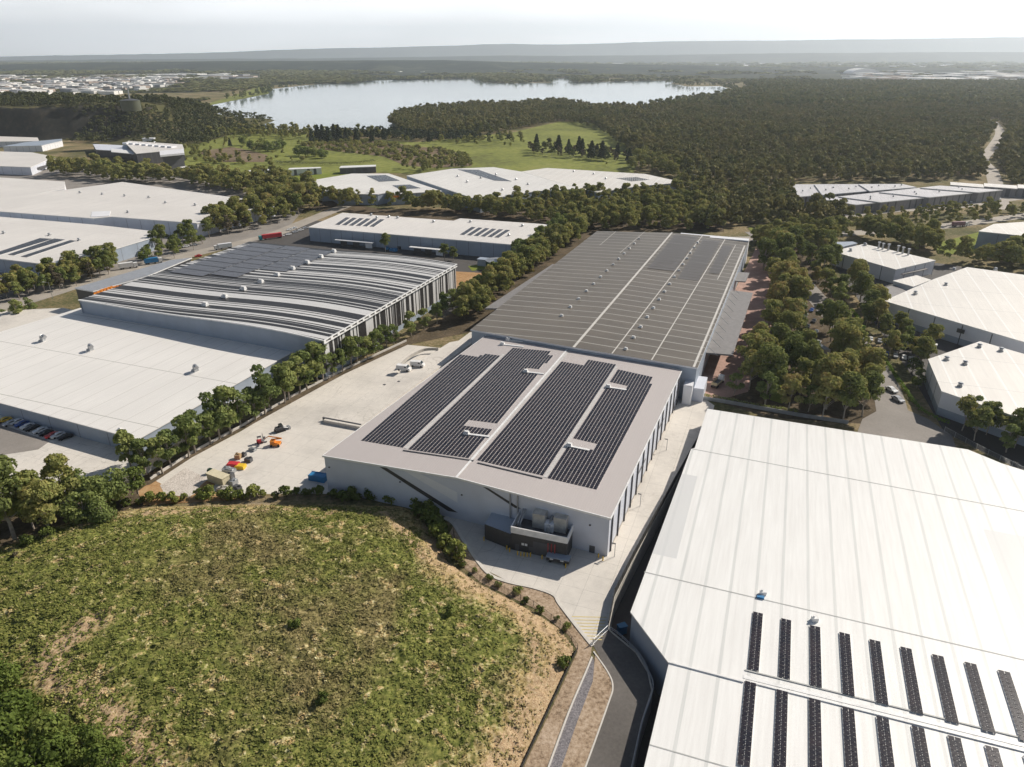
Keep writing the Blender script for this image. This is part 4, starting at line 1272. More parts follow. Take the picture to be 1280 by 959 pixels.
for k in range(13):
    q = pts[0].lerp(pts[1], k / 12); mb.tube((q.x, q.y, .2), (q.x, q.y, 1.6), .035)
for k in (0, 1): mb.tube((pts[k].x, pts[k].y, 0), (pts[k].x, pts[k].y, 1.9), .1)
single(mb, 'gate', M_STEEL, 'closed steel bar gate between the pale yard and the dark drive', 'gate')
mb = MB(); q = at(772, 791, -6); mb.box((q.x + 1, q.y, -4.9), (2.0, 1.4, 2.2), .4); mb.box((q.x + 1, q.y, -3.7), (2.2, 1.6, .2), .4)
single(mb, 'blue_bin', M_BLUE, 'pale blue bin standing in the shaded low strip near the gate', 'bin')
# tall fence of dark wire mesh along the retaining wall
def mesh_fence(name, pts, h, label, step=2.5, wires=7, mat=None, cat='fence', r=.035, zf=None, solid=None):
    b0 = pts[0]; o = root(name, (b0.x, b0.y, b0.z), 0, label, cat)
    line = []; acc = 0
    for i in range(len(pts) - 1):
        L_ = (pts[i + 1] - pts[i]).length; k = max(1, int(L_ / step))
        for j in range(k): line.append(pts[i].lerp(pts[i + 1], j / k))
    line.append(pts[-1])
    mb = MB()
    for p in line: mb.tube((p.x, p.y, p.z), (p.x, p.y, p.z + h), r * 1.8, r * 1.8, 5)
    mb.build('post', mat or M_MESH, o)['kind'] = 'stuff'
    mb = MB()
    for i in range(len(line) - 1):
        for w in range(wires):
            z_ = h * (w + .5) / wires
            a, b = line[i], line[i + 1]
            mb.tube((a.x, a.y, a.z + z_), (b.x, b.y, b.z + z_), r * (1.3 if w == wires - 1 else .7), None, 4, cap=False)
    mb.build('wire_mesh', mat or M_MESH, o)
    if solid:
        mb = MB()
        for i in range(len(line) - 1):
            a, b = line[i], line[i + 1]; d = (b - a).normalized(); n = Vector((-d.y, d.x, 0)) * .02
            mb.box(((a.x + b.x) / 2, (a.y + b.y) / 2, (a.z + b.z) / 2 + solid / 2), ((b - a).length, .05, solid), math.atan2(d.y, d.x))
        mb.build('cloth', M_MESH, o)
    return o
mesh_fence('boundary_fence', [p + Vector((0, 0, .25)) for p in pit_w[1:7]], 2.4, 'tall black mesh fence along the top of the retaining wall beside the white roof', 2.6, 10, r=.05, solid=2.2)
mesh_fence('silt_fence', [at(722, 812), at(690, 880), at(652, 962), at(630, 1010)], 1.1, 'low dark cloth fence between the dry grass slope and the garden bank', 2.5, 3, solid=.9)
mesh_fence('wire_fence', [at(*p) for p in [(567, 668), (572, 700), (600, 726), (635, 743), (667, 758), (700, 783), (722, 812)]], 1.8, 'brown wire fence curving round the foot of the green hill', 2.6, 6, mat=paint('rusty_wire', (.12, .09, .06), .8))
mesh_fence('hill_top_fence', [at(*p) for p in [(150, 628), (250, 626), (400, 625), (520, 628)]], 1.8, 'thin wire fence among the shrubs between the yard and the green hill', 3, 5, mat=MATS['rusty_wire'])
mb = MB(); mb.path([at(*p) for p in [(188, 600), (240, 567), (300, 535), (360, 499), (430, 463), (508, 427)]], .4, 0, .9)
single(mb, 'block_wall', M_KERB, 'low pale block wall along the tree row side of the yard', 'wall')
mb = MB(); mb.path([at(*p) for p in [(860, 497), (900, 503), (1000, 521), (1060, 530)]], .3, 0, 1.4)
single(mb, 'boundary_wall', M_STEEL, 'grey wall behind the far edge of the big white roof', 'wall')
mesh_fence('rear_fence', [at(*p) for p in [(1180, 540), (1220, 562), (1280, 592), (1330, 615)]], 2.2, 'wire fence on the bank right of the turning circle', 4, 6, mat=M_STEEL)
# yard step and dock
mb = MB()
up = [at(p[0], p[1], 1.3) for p in [(404, 525), (450, 533.5), (600, 421), (562, 428)]]
mb.prism(up, 0, 1.3)
tag(mb.build('raised_yard_pavement', M_YARD), kind='structure')
mb = MB(); mb.path([at(404, 526), at(452, 535)], .5, 0, 1.5); single(mb, 'dock_wall', M_DGREY, 'dark low wall at the step in the concrete yard', 'wall')
mb = MB(); mb.path(smoothline([at(501, 458, 1.3), at(512, 448, 1.3), at(530, 439, 1.3), at(548, 438, 1.3)]), .5, -1.3 + 1.3, 1.2)
single(mb, 'ramp_wall', M_CONC, 'curved low wall beside two white vans in the yard', 'wall')

# ---- other warehouses
rt, _ = warehouse('long white warehouse with two ribbed solar groups, behind the striped warehouse', [(385, 284), (649, 306.5), (685, 280.6), (575, 273), (567, 276), (428, 266)], 10.0, wall=M_WALLB, roof=M_FARW)
for k in range(6):
    x = 419 + k * 8.6
    simple_array(rt, [(x, 281 + k * .45), (x + 5.5, 281.5 + k * .45), (x + 19, 272.5 + k * .45), (x + 13.5, 272 + k * .45)], 10.0, 3, 9)
    x = 575 + k * 8.6
    simple_array(rt, [(x, 293.4 + k * .7), (x + 5.5, 294 + k * .7), (x + 20, 284.5 + k * .7), (x + 14.5, 284 + k * .7)], 10.0, 3, 9)
put_vents(rt, [(464, 269.5), (471, 273), (497, 273), (486, 272), (542, 278), (653, 283), (636, 295), (588, 278)], 10.0, 'cowl', 1.1)
for p0, p1 in (((418, 300), (465, 304)), ((511, 309), (552, 313))):
    a, b = at(p0[0], p0[1], 4.5), at(p1[0], p1[1], 4.5)
    d = (b - a).normalized(); n = Vector((d.y, -d.x, 0)) * -3
    mb = MB(); mb.prism([a, b, b + n, a + n], 4.2, 4.6); mb.poly([(q.x, q.y, 4.19) for q in (a, b, b + n, a + n)]); mb.build('awning', M_TRIM, rt)
    for k in range(3):
        q = (a + n).lerp(b + n, (k + .3) / 3); wall_box(rt, 'roller_door', q, q + d * 5, 0, 4.0, .3, M_CHAR if k < 2 else M_WALLW)
rt, _ = warehouse('white warehouse with a stepped front and two grey solar patches, near the meadow', [(377, 227.5), (402, 239), (414, 238), (422, 242.3), (472, 242.8), (482, 241), (488, 243), (553, 239), (486, 217), (440, 217)], 9.5, wall=M_WALLB, roof=M_WHITE, joint=20, jw=.3)
simple_array(rt, [(474, 227.5), (500, 226), (482, 219), (458, 220)], 9.5, 12, 10, gap=.05); simple_array(rt, [(500, 237), (526, 235.5), (512, 231), (490, 232)], 9.5, 12, 8, gap=.05)
mb = MB(); a, b = at(489, 245.2, 8), at(499, 244.6, 8); c = (a + b) / 2; mb.box((c.x, c.y - 1, 7.4), ((b - a).length, .5, 1.6), ang_of(a, b)); mb.build('orange_sign', M_ORANGE, rt)
rt, _ = warehouse('white warehouse with one long grey roof strip, between two joined white roofs', [(508, 219.6), (600, 250.7), (669, 239), (724, 236), (651, 214.5), (617, 209), (565, 211)], 10.5, wall=M_WALLB, roof=M_WHITE, joint=25, jw=.3)
simple_array(rt, [(618, 226), (640, 227), (598, 212.5), (572, 212)], 10.5, 14, 26, gap=.04)
put_vents(rt, [(572, 221), (584, 228), (620, 219), (601, 223), (645, 225), (660, 231), (628, 238)], 10.5, 'cowl', 1.2)
mb = MB(); a, b = at(661, 241.4, 8), at(673, 240.2, 8); c = (a + b) / 2; mb.box((c.x, c.y - 1, 8.2), ((b - a).length, .5, 1.6), ang_of(a, b)); mb.build('orange_sign', M_ORANGE, rt)
rt, _ = warehouse('broad pinkish-white warehouse roof at the edge of the forest, below the meadow', [(651.6, 214.5), (724.6, 236), (747, 240.5), (796, 233), (854, 228), (807, 217.6), (684, 210)], 10.2, wall=M_WALLB, roof=M_CREAM, joint=20, jw=.3)
simple_array(rt, [(790, 227), (812, 225), (795, 221.5), (770, 223)], 10.2, 10, 8, gap=.3)
put_vents(rt, [(717, 215), (742, 218), (757, 224)], 10.2, 'cowl', 1.1)
rt, _ = warehouse('very wide white warehouse spanning the left side, blue-grey glass block in front', [(153, 227.5), (343, 254), (246, 279), (140, 271), (117, 273), (-60, 260), (-40, 254)][::-1], 10.5, wall=M_WALL, roof=M_FARW, joint=12)
put_vents(rt, [(100, 241.5), (128, 243.5), (156, 245.5), (186, 247.5), (207, 254), (244, 257), (272, 259), (160, 266)], 10.5, 'cowl', 1.2)
a = at(118, 279, 4); b = at(141, 279, 4)
mb = MB(); mb.prism([at(118, 289), at(141, 287.5), at(142, 281), at(119, 282)], 0, 10.8); mb.build('entry_block', M_WALLW, rt)
mb = MB(); q0, q1 = at(121, 288.8, 0), at(138, 287.7, 0); mb.face([(q0.x, q0.y - .3, 1), (q1.x, q1.y - .3, 1), (q1.x, q1.y - .3, 9.8), (q0.x, q0.y - .3, 8)]); mb.build('glass_panel', M_WALLB, rt)
flat_strip((28, 265.5), (48, 267), .4, 7, .1, 'wall_ledge', M_DGREY, rt)
rt, _ = warehouse('white warehouse with three long dark solar rows, at the left edge by the road', [(-60, 266), (120, 281), (192, 289), (190, 297), (130, 315), (62, 331), (-70, 315)], 9, wall=M_WALLB, roof=M_FARW, joint=12)
for p in ([(-10, 318), (0, 319), (66, 299), (50, 298)], [(10, 318.5), (18, 319.5), (82, 300), (68, 298.5)], [(26, 321), (34, 322), (96, 301.5), (88, 300.5)]):
    simple_array(rt, p, 9, 5, 36, gap=.06)
put_vents(rt, [(62, 294.5), (99, 301), (5, 292)], 9, 'cowl', 1.2)
rt, _ = warehouse('small far white roof seen between two young trees at the left edge', [(-80, 217), (81, 227), (81, 235.5), (0, 251), (-120, 262)], 8, wall=M_WALLW, roof=M_FARW, joint=0)
rt, _ = warehouse('cream roofed works with a dark loading opening below the quarry cliff', [(-80, 187), (40, 190.5), (68, 196), (38, 209), (-80, 205)], 9, wall=M_WALL, roof=M_FARW, joint=12)
mb = MB(); a, b = at(39, 214.5, 3), at(63, 208, 3); mb.path([a, b], 2, 0, 2.5); mb.build('loading_dock', M_DGREY, rt)
rt, _ = warehouse('narrow blue-roofed shed below the quarry cliff at the left', [(3, 183), (52, 182), (77.5, 176), (77.5, 173.5), (30, 178)], 8, wall=M_WALLW, roof=M_WALLB, joint=8)
rt, _ = warehouse('white roofed building tight under the quarry cliff at the left edge', [(-80, 177), (0, 177), (49, 176.5), (47, 172), (0, 170.5), (-80, 169)], 8, wall=M_WALLW, roof=M_FARW, joint=8)
# office rows on the slope
rt, _ = warehouse('dark walled row of offices on the slope under the wooded hill', [(170, 192), (230, 186.5), (228, 180.5), (218, 180), (160, 176), (158, 180)], 14, wall=M_DGREY, roof=M_FARW, joint=6, jw=1.2, name='office_building', cat='office')
for k in range(8):
    x = 158 + k * 8; a = at(x, 182 + k * .7, 12); mb = MB(); mb.box((a.x, a.y + 3, 14.6), (7, 9, 2.6), UA); mb.build('roof_monitor', M_WALLW, rt)
rt, _ = warehouse('low dark office wing with a long white awning under the wooded hill', [(116, 180), (162, 182), (170, 190), (120, 187)][::1], 9, wall=M_CHAR, roof=M_WALL, joint=6, name='office_building', cat='office')
mb = MB(); mb.prism([at(206, 213), at(232, 210), at(231, 205.5), at(205, 208)], 0, 15.5); mb.build('corner_block', M_DGREY, rt)
mb = MB(); mb.prism([at(204, 213.8), at(234, 210.6), at(233, 205), at(203, 207.6)], 15.5, 17.6); mb.build('corner_parapet', M_WALLW, rt)
canopy_pts = [(139, 186), (180, 190), (178, 193.5), (139, 190)]
mb = MB(); Q = [at(p[0], p[1], 10.5) for p in canopy_pts]; mb.prism(Q, 10, 10.6); mb.build('awning', M_TRIM, rt)
rt, _ = warehouse('small white office with slanted roof at the foot of the slope', [(223, 209), (262, 214.5), (275, 214), (271, 211.5), (232, 207.5)], 9, wall=M_WALLW, roof=M_FARW, joint=6, jw=1.0, name='office_building', cat='office')
for i, (p, lb) in enumerate((([(302, 216), (318, 214.2), (347, 212), (345, 210.5), (310, 213)], 'thin white and glass building left of the pair on the meadow edge'), ([(360, 212), (377, 211.2), (402, 210), (400, 208.8), (362, 210)], 'thin white and dark building right of the pair on the meadow edge'), ([(424, 210), (470, 208), (470, 206), (426, 207.5)], 'thin dark shed on the meadow edge behind the stepped white warehouse'))):
    rt, _ = warehouse(lb, p, 7, wall=M_WALLW if i < 2 else M_DGREY, roof=M_TRIM, joint=8, jw=3.0, name='low_building', cat='building')
# right side
rt, _ = warehouse('cream roofed warehouse with a row of roof stacks, beside the right-hand tree belt', [(1040, 314), (1120, 337), (1170, 325.5), (1080, 305)], 8.5, wall=M_WALLW, roof=M_CREAM, joint=9, jw=.4)
for (x, y) in ((1098, 306.5), (1103, 308), (1110, 309), (1122, 311), (1128, 313), (1135, 315)):
    w = at(x, y + 4, 8.5); mb = MB(); mb.tube((w.x, w.y, 8.5), (w.x, w.y, 12), .6, .6, 8); mb.tube((w.x, w.y, 12), (w.x, w.y, 12.6), 1.0, 1.0, 8); mb.build('roof_stack', M_STEEL, rt)
put_vents(rt, [(1049, 312), (1063, 314), (1081, 307)], 8.5, 'cowl', 1.2)
mb = MB(); Q = [at(p[0], p[1], 5) for p in [(1128, 343), (1160, 336.5), (1155, 334), (1124, 340)]]; mb.prism(Q, 4.7, 5); mb.build('awning', M_AWN, rt)
rt, _ = warehouse('grey flat roofed annex behind the cream warehouse with stacks', [(1040, 312), (1072, 304), (1066, 302), (1044, 302.5)], 7, wall=M_WALL, roof=M_WALLB, joint=0, name='annex_building', cat='building')
rt, Pq = warehouse('big beige arched-roof warehouse at the right edge, with a small dark wall sign', [(1105, 376, 10), (1280, 427.5, 10), (1500, 492, 10), (1640, 430, 11), (1290, 345, 11.5), (1209, 334, 11.5), (1167, 349, 11)], 10, wall=M_WALLW, roof=M_CREAM, joint=13, jw=.45, plinth=3.0)
put_vents(rt, [(1144, 367.5), (1182, 357), (1192, 338), (1244, 338)], 10.6, 'cowl', 1.1)
a = at(1197, 411.5, 7.3); b = at(1206, 414, 7.3); d = (b - a).normalized(); wall_box(rt, 'wall_sign', a, b, 6.0, 7.8, .5, M_CHAR)
rt, _ = warehouse('dark low office with flat roof joined to the beige arched-roof warehouse', [(1084, 366), (1104, 377), (1135, 365), (1118, 356)], 7.5, wall=M_CHAR, roof=M_AWN, joint=0, name='office_building', cat='office')
rt, _ = warehouse('small cream raised block between the beige warehouse and its dark office', [(1116, 351), (1142, 358.5), (1164, 350), (1146, 344)], 9.5, wall=M_WALLW, roof=M_CREAM, joint=0, name='annex_building', cat='building')
rt, _ = warehouse('beige warehouse with a chamfered corner right of the turning circle', [(1160, 449), (1177, 489), (1267, 519.6), (1400, 565), (1560, 500), (1280, 442.5), (1225, 426.6)], 9.5, wall=M_WALLW, roof=M_CREAM, joint=12, jw=.45, plinth=3.0)
put_vents(rt, [(1183, 450), (1206, 455.5), (1251, 439), (1200, 483), (1224, 434)], 9.5, 'cowl', 1.1)
rt, _ = warehouse('white block with pale blue walls beyond the green verge at the right edge', [(1223, 289), (1300, 297), (1400, 300), (1400, 280), (1285, 277), (1242, 280)], 12, wall=M_WALLB, roof=M_CREAM, joint=12)
M_UROOF = roof_mat('unit_roof', (0.62, 0.60, 0.60), 0, 6.0, 0.5, (0.5, 0.49, 0.49), 30, (0.42, 0.41, 0.41), wear=.15)
M_UNITW = paint('unit_wall_grey', (0.25, 0.245, 0.25), .6)
def bil(c4, u_, v_):
    (ax, ay), (bx, by), (cx_, cy_), (dx_, dy_) = c4      # near-left, near-right, far-right, far-left
    return (ax * (1 - u_) * (1 - v_) + bx * u_ * (1 - v_) + cx_ * u_ * v_ + dx_ * (1 - u_) * v_, ay * (1 - u_) * (1 - v_) + by * u_ * (1 - v_) + cy_ * u_ * v_ + dy_ * (1 - u_) * v_)
CN = ['one', 'two', 'three', 'four', 'five', 'six', 'seven']
for cc4, n_, rowname, zb_ in (([(1070, 256), (1254, 237.5), (1175, 232), (1022, 248.5)], 6, 'near', 8.0), ([(998, 246), (1146, 234), (1128, 230), (990, 230.5)], 5, 'far', 8.6)):
    for k in range(n_):
        q = [bil(cc4, (k + .004) / n_, 0), bil(cc4, (k + .996) / n_, 0), bil(cc4, (k + .996) / n_, 1), bil(cc4, (k + .004) / n_, 1)]
        rt, _ = warehouse('grey walled factory unit number %s from the left in the %s stepped row' % (CN[k], rowname), q, zb_ + (.9 if k % 2 else 0) + k * .1, wall=M_UNITW, roof=M_UROOF, joint=8, jw=1.6, name='factory_unit', cat='factory unit', group='stepped factory units at the forest edge')
        put_vents(rt, [bil(cc4, (k + .3) / n_, .4), bil(cc4, (k + .7) / n_, .6)], zb_ + 1, 'cowl', .9)
for k in range(3):
    xl = 1188 + k * 42
    rt, _ = warehouse('long low unit with dark openings, %s of the row behind the car park' % ['left', 'middle', 'right'][k], [(xl, 231 + k * 2), (xl + 42, 234.5 + k * 1.5), (xl + 41, 230.5 + k * 1.5), (xl, 227.5 + k * 1.5)], 8 + .3 * k, wall=M_UNITW, roof=M_FARW, joint=7, jw=3.5, name='factory_unit', cat='factory unit', group='low units behind the car park')
# water tanks
def tank(label, px, r, h, z0, mat, roofm):
    c = at(px[0], px[1], z0); o = root('water_tank', c, 0, label, 'water tank')
    mb = MB(); mb.tube(c, c + Vector((0, 0, h)), r, r, 28, cap=False); mb.build('tank_wall', mat, o, smooth=True)
    mb = MB(); mb.tube(c + Vector((0, 0, h)), c + Vector((0, 0, h + r * .16)), r * 1.02, r * .12, 28); mb.build('tank_roof', roofm, o)
    return o
tank('squat green water tank with a pale conical roof behind the tree row', (620, 335), 6.5, 5.0, 0, M_GREEN, M_STEEL)
mb = MB(); a = at(607, 332); mb.box((a.x, a.y, 2), (9, 5, 4), UA); mb.box((a.x, a.y, 4.2), (9.6, 5.6, .4), UA)
single(mb, 'pump_shed', M_WALLB, 'small grey shed next to the squat green water tank', 'shed')
hz_ = 50.0
o = tank('round olive tank with a thin mast, standing on the wooded hilltop', (165, 138.5), 13, 14, hz_, paint('olive_tank', (.08, .085, .05), .6), M_DGREY)
mb = MB(); c = o.location; mb.tube(c + Vector((0, 0, 16)), c + Vector((0, 0, 40)), 1.0, .2, 5)
mb.build('mast', M_STEEL, o)
mb = MB(); c = at(181, 149, 38); hq = float(hill_h(np.array([c.x]), np.array([c.y]))[0]); mb.box((c.x, c.y, hq + 5), (15, 10, 10), .2); mb.box((c.x, c.y, hq + 10.4), (16, 11, .8), .2)
single(mb, 'hill_house', M_WALLW, 'white building half hidden in trees on the hill below the tank', 'house')

# ================================================================== VEHICLES
def car_meshes():
    L, W = 4.5, 1.8
    prof = [(-2.25, .35), (-2.25, .85), (-1.6, .98), (-0.95, 1.02), (-0.35, 1.46), (.95, 1.48), (1.75, 1.05), (2.2, .95), (2.25, .4)]
    body = MB()
    def loft(pr, w0, w1, mb):
        n = len(pr)
        Lp = [(x, -(w0 if z < 1.05 else w1) / 2, z) for x, z in pr]; Rp = [(x, (w0 if z < 1.05 else w1) / 2, z) for x, z in pr]
        for i in range(n):
            j = (i + 1) % n
            mb.face([Lp[i], Lp[j], Rp[j], Rp[i]])
        mb.face(Lp[::-1]); mb.face(Rp)
    loft(prof, W, W * .78, body)
    win = MB()
    loft([(-.92, 1.045), (-.40, 1.40), (.90, 1.42), (1.60, 1.09)], W * 1.0, W * .80, win)
    wh = MB(); wh.tube((0, -.11, 0), (0, .11, 0), .33, .33, 12)
    out = []
    for nme, mb, m in (('body', body, obj_color_paint('car_paint')), ('windows', win, M_GLASS), ('wheel', wh, M_TYRE)):
        me = bpy.data.meshes.new(nme); me.from_pydata(mb.v, [], mb.f); me.materials.append(m); me.update(); out.append(me)
    return out
CARM = car_meshes()
COLS = {'white': (.75, .75, .74, 1), 'silver': (.42, .43, .45, 1), 'grey': (.14, .145, .15, 1), 'black': (.02, .02, .022, 1), 'red': (.5, .03, .03, 1), 'blue': (.03, .08, .28, 1), 'green': (.35, .5, .05, 1), 'yellow': (.7, .45, .03, 1)}
def car(loc, ang, col, label, group=None, s=1.0):
    o = root('parked_car', loc, ang, label, 'car', group)
    b = link('body', CARM[0], o); b.color = COLS[col]
    link('windows', CARM[1], o)
    for x in (-1.4, 1.4):
        for y in (-.8, .8):
            w = link('wheel', CARM[2], o); w.location = (x, y, .33)
    o.scale = (s, s, s)
    return o
ords = ['first', 'second', 'third', 'fourth', 'fifth', 'sixth', 'seventh', 'eighth', 'ninth', 'tenth', 'eleventh', 'twelfth', 'thirteenth', 'fourteenth', 'fifteenth', 'sixteenth', 'seventeenth', 'eighteenth', 'nineteenth', 'twentieth', 'twenty-first', 'twenty-second', 'twenty-third', 'twenty-fourth', 'twenty-fifth', 'twenty-sixth', 'twenty-seventh', 'twenty-eighth', 'twenty-ninth', 'thirtieth']
for i, (x, y, c) in enumerate([(6, 527, 'yellow'), (13, 531, 'silver'), (22, 529, 'white'), (28, 532, 'blue'), (35, 535, 'white'), (41, 537, 'black'), (51, 540, 'white'), (58, 543, 'black'), (66, 546, 'red'), (73, 546, 'white'), (82, 548, 'black')]):
    car(at(x, y, TER + .05), UA + R(72) + random.uniform(-.05, .05), c, '%s car, %s from the left in the shaded bays at the cream-white warehouse' % (c, ords[i]), 'cars in the shaded bays')
for i, (x, y, c) in enumerate([(352, 296, 'white'), (361, 294, 'white'), (369, 291, 'silver'), (376, 288.5, 'white'), (382, 286, 'silver'), (362, 288, 'white'), (368, 286, 'white')]):
    car(at(x, y, .1), R(45), c, '%s car, %s in the line by the road behind the red truck' % (c, ords[i]), 'cars by the road near the red truck')
for i, (x, y, c) in enumerate([(1114, 489, 'white'), (1122, 501, 'silver')]):
    car(at(x, y, .1), R(105), c, '%s car on the side road above the turning circle' % c, None, 1.15)
car(at(1079, 411, .1), R(60), 'green', 'bright yellow-green car on the side road inside the tree belt')
for i in range(16):
    x = 1068 + (i % 8) * 10 + random.uniform(-2, 2); y = 421 + (i // 8) * 14 + (i % 8) * 2.2
    if 1120 < x and y < 432: y += 12
    c = random.choice(['white', 'silver', 'grey', 'black', 'white', 'blue'])
    car(at(x, y, .1), R(65), c, '%s car, %s from the left, under trees by the beige arched-roof warehouse' % (c, ords[i]), 'cars among the trees by the beige warehouse')
for i in range(12):
    x = 1150 + i * 9; c = random.choice(['white', 'silver', 'grey', 'black', 'white'])
    car(at(x, 259.5 - i * .95, .12), R(75), c, '%s car, %s from the left in front of the stepped factory units' % (c, ords[i]), 'cars before the factory units')
for i in range(14):
    x = 1004 + (i % 2) * 9 + i * 1.4; y = 382 + i * 6.8
    c = random.choice(['white', 'silver', 'grey', 'black', 'blue'])
    car(at(x, y, .1), R(60), c, '%s car, %s from the far end of the lane in the right-hand gum belt' % (c, ords[i]), 'cars under the gum belt')
for i in range(22):
    x = 338 + random.uniform(0, 38); y = 229 + random.uniform(0, 6)
    c = random.choice(['white', 'silver', 'grey', 'black', 'blue', 'white'])
    car(at(x, y, .12), R(random.choice([0, 70])), c, '%s car, %s in the crowded yard left of the stepped white warehouse' % (c, ords[i]), 'cars in the crowded far yard')
for i, (x, y, c) in enumerate([(452, 243, 'white'), (20, 352, 'white'), (5, 362, 'silver'), (30, 415, 'blue'), (40, 408, 'white'), (12, 424, 'white'), (62, 400, 'red'), (150, 334, 'white'), (124, 345, 'silver'), (245, 306, 'white'), (238, 310, 'silver'), (250, 322, 'red')]):
    pass
LC = [(22, 353, 'white', 'white car at the roadside below the grey gum trees, far left'), (8, 360, 'silver', 'silver car at the road edge, far left'), (22, 413, 'blue', 'blue car beside the round tree behind the cream-white warehouse'), (10, 420, 'silver', 'silver car beyond the left corner of the cream-white warehouse'), (248, 321, 'red', 'red car on the road just behind the striped warehouse'), (233, 309, 'white', 'white car outside the wide white warehouse near the road'), (243, 307, 'silver', 'silver car outside the wide white warehouse near the road'), (398, 264, 'black', 'black car at the road bend above the long white warehouse')]
for x, y, c, lb in LC: car(at(x, y, .12), R(40), c, lb)

def van(loc, ang, label):
    o = root('van', loc, ang, label, 'van')
    mb = MB(); pr = [(-2.6, .4), (-2.6, 2.1), (1.2, 2.15), (2.0, 1.35), (2.6, 1.15), (2.65, .4)]
    n = len(pr); Lp = [(x, -.95, z) for x, z in pr]; Rp = [(x, .95, z) for x, z in pr]
    for i in range(n):
        j = (i + 1) % n; mb.face([Lp[i], Lp[j], Rp[j], Rp[i]])
    mb.face(Lp[::-1]); mb.face(Rp); mb.build('body', M_TRIM, o, local=False)
    mb = MB(); mb.face([(1.3, -.85, 2.1), (1.98, -.85, 1.42), (1.98, .85, 1.42), (1.3, .85, 2.1)][::-1]); 
    mb.v = [(v[0] + .05, v[1], v[2] + .05) for v in mb.v]; mb.box((.9, 0, 1.65), (.8, 1.93, .5)); mb.build('windows', M_GLASS, o, local=False)
    for x in (-1.6, 1.6):
        for y in (-.85, .85):
            w = link('wheel', CARM[2], o); w.location = (x, y, .35); w.scale = (1.1, 1.1, 1.1)
    o.scale = (1.15, 1.15, 1.15)
van(at(505, 463, 1.32), UA + R(5), 'white van in the open yard, left of the curved wall')
van(at(522, 458, 1.32), UA + R(8), 'white van closest to the grey roof edge, by the curved wall')
def truck(loc, ang, label, boxm, cabm, L=12, rigid=False):
    o = root('truck', loc, ang, label, 'truck')
    mb = MB(); mb.box((-L / 2 + 1, 0, 2.45), (L, 2.5, 2.7)); mb.build('trailer', boxm, o, local=False)
    mb = MB(); mb.box((2.4, 0, 1.9), (2.2, 2.4, 2.6), taper=.92); mb.build('cab', cabm, o, local=False)
    mb = MB(); mb.box((3.5, 0, 2.3), (.1, 2.1, .9)); mb.build('windscreen', M_GLASS, o, local=False)
    mb = MB(); mb.box((-L / 2 + 2.2, 0, .85), (L + 2, 1.0, .35)); mb.build('chassis', M_DGREY, o, local=False)
    for x in (2.6, -1.0, -L + 2.0, -L + 3.2):
        for y in (-1.1, 1.1):
            w = link('wheel', CARM[2], o); w.location = (x, y, .5); w.scale = (1.5, 1.5, 1.5)
    return o
truck(at(330, 300, .1), R(215), 'articulated truck with red trailer and teal cab on the road', M_RED, paint('teal_paint', (.03, .3, .33), .4), 14)
truck(at(196, 329, .1), R(35), 'truck with a bright blue box on the road behind the striped warehouse', M_BLUE, M_TRIM, 8)
truck(at(165, 335, .1), R(35), 'truck with a white box on the road left of the blue one', M_TRIM, M_TRIM, 8)
truck(at(275, 312, .1), R(215), 'truck with a dirty white box near the road bend', M_WALLW, M_TRIM, 9)
truck(at(1159, 437, .1), R(-35), 'long white trailer truck parked among trees by the beige arched-roof warehouse', M_TRIM, M_TRIM, 15)
truck(at(1022, 440, .1), R(100), 'grey box truck under the trees of the right-hand belt', M_STEEL, M_TRIM, 8)
truck(at(1203, 283, .1), R(10), 'purple-grey box truck on the far highway at the right', paint('maroon_box', (.25, .13, .15), .5), M_TRIM, 10)
# flatbed crane truck by the brick paving
o = root('crane_truck', at(896, 482, .1), UA + R(75), 'yellow-framed flatbed truck on the red paving by the dark-roofed warehouse', 'truck')
mb = MB(); mb.box((0, 0, 1.1), (7, 2.4, .3)); mb.build('bed', M_DGREY, o, local=False)
mb = MB()
for y in (-1.2, 1.2): mb.box((-.4, y, 1.7), (6, .12, .7))
mb.box((-3.4, 0, 1.9), (.15, 2.4, 1.2)); mb.build('side_rail', paint('cream_paint', (.6, .5, .3), .5), o, local=False)
mb = MB(); mb.box((4.4, 0, 1.8), (1.8, 2.3, 2.4), taper=.9); mb.build('cab', M_TRIM, o, local=False)
for x in (3.8, -1.8, -2.8):
    for y in (-1.1, 1.1):
        w = link('wheel', CARM[2], o); w.location = (x, y, .5); w.scale = (1.5, 1.5, 1.5)

# yard clutter: boom lift, materials, container, skip
def px_box(name, px, size, ang, mat, label, cat, z0=.05, extra=None):
    p = at(px[0], px[1], z0); mb = MB(); mb.box((0, 0, size[2] / 2), size)
    if extra: extra(mb)
    ca, sa = math.cos(ang), math.sin(ang)
    mb.v = [(p.x + v[0] * ca - v[1] * sa, p.y + v[0] * sa + v[1] * ca, z0 + v[2]) for v in mb.v]
    return single(mb, name, mat, label, cat, base=p)
o = root('boom_lift', at(345, 557, .05), UA + R(20), 'orange boom lift with folded arm on the pale yard', 'boom lift')
mb = MB(); mb.box((0, 0, .9), (3.2, 2.2, .7)); mb.box((-.9, 0, 1.7), (1.4, 1.9, .9)); mb.build('chassis', M_ORANGE, o, local=False)
mb = MB(); mb.tube((-1.2, 0, 2.3), (2.2, .2, 2.7), .25); mb.tube((2.2, .2, 2.7), (-2.2, .5, 3.3), .2); mb.tube((-2.2, .5, 3.3), (-4.0, .9, 2.0), .14); mb.build('boom', M_ORANGE, o, local=False)
mb = MB(); mb.box((-4.3, .9, 1.6), (.9, 1.7, .1)); mb.box((-4.3, .1, 2.1), (.9, .06, .9)); mb.box((-4.3, 1.7, 2.1), (.9, .06, .9)); mb.build('basket', M_STEEL, o, local=False)
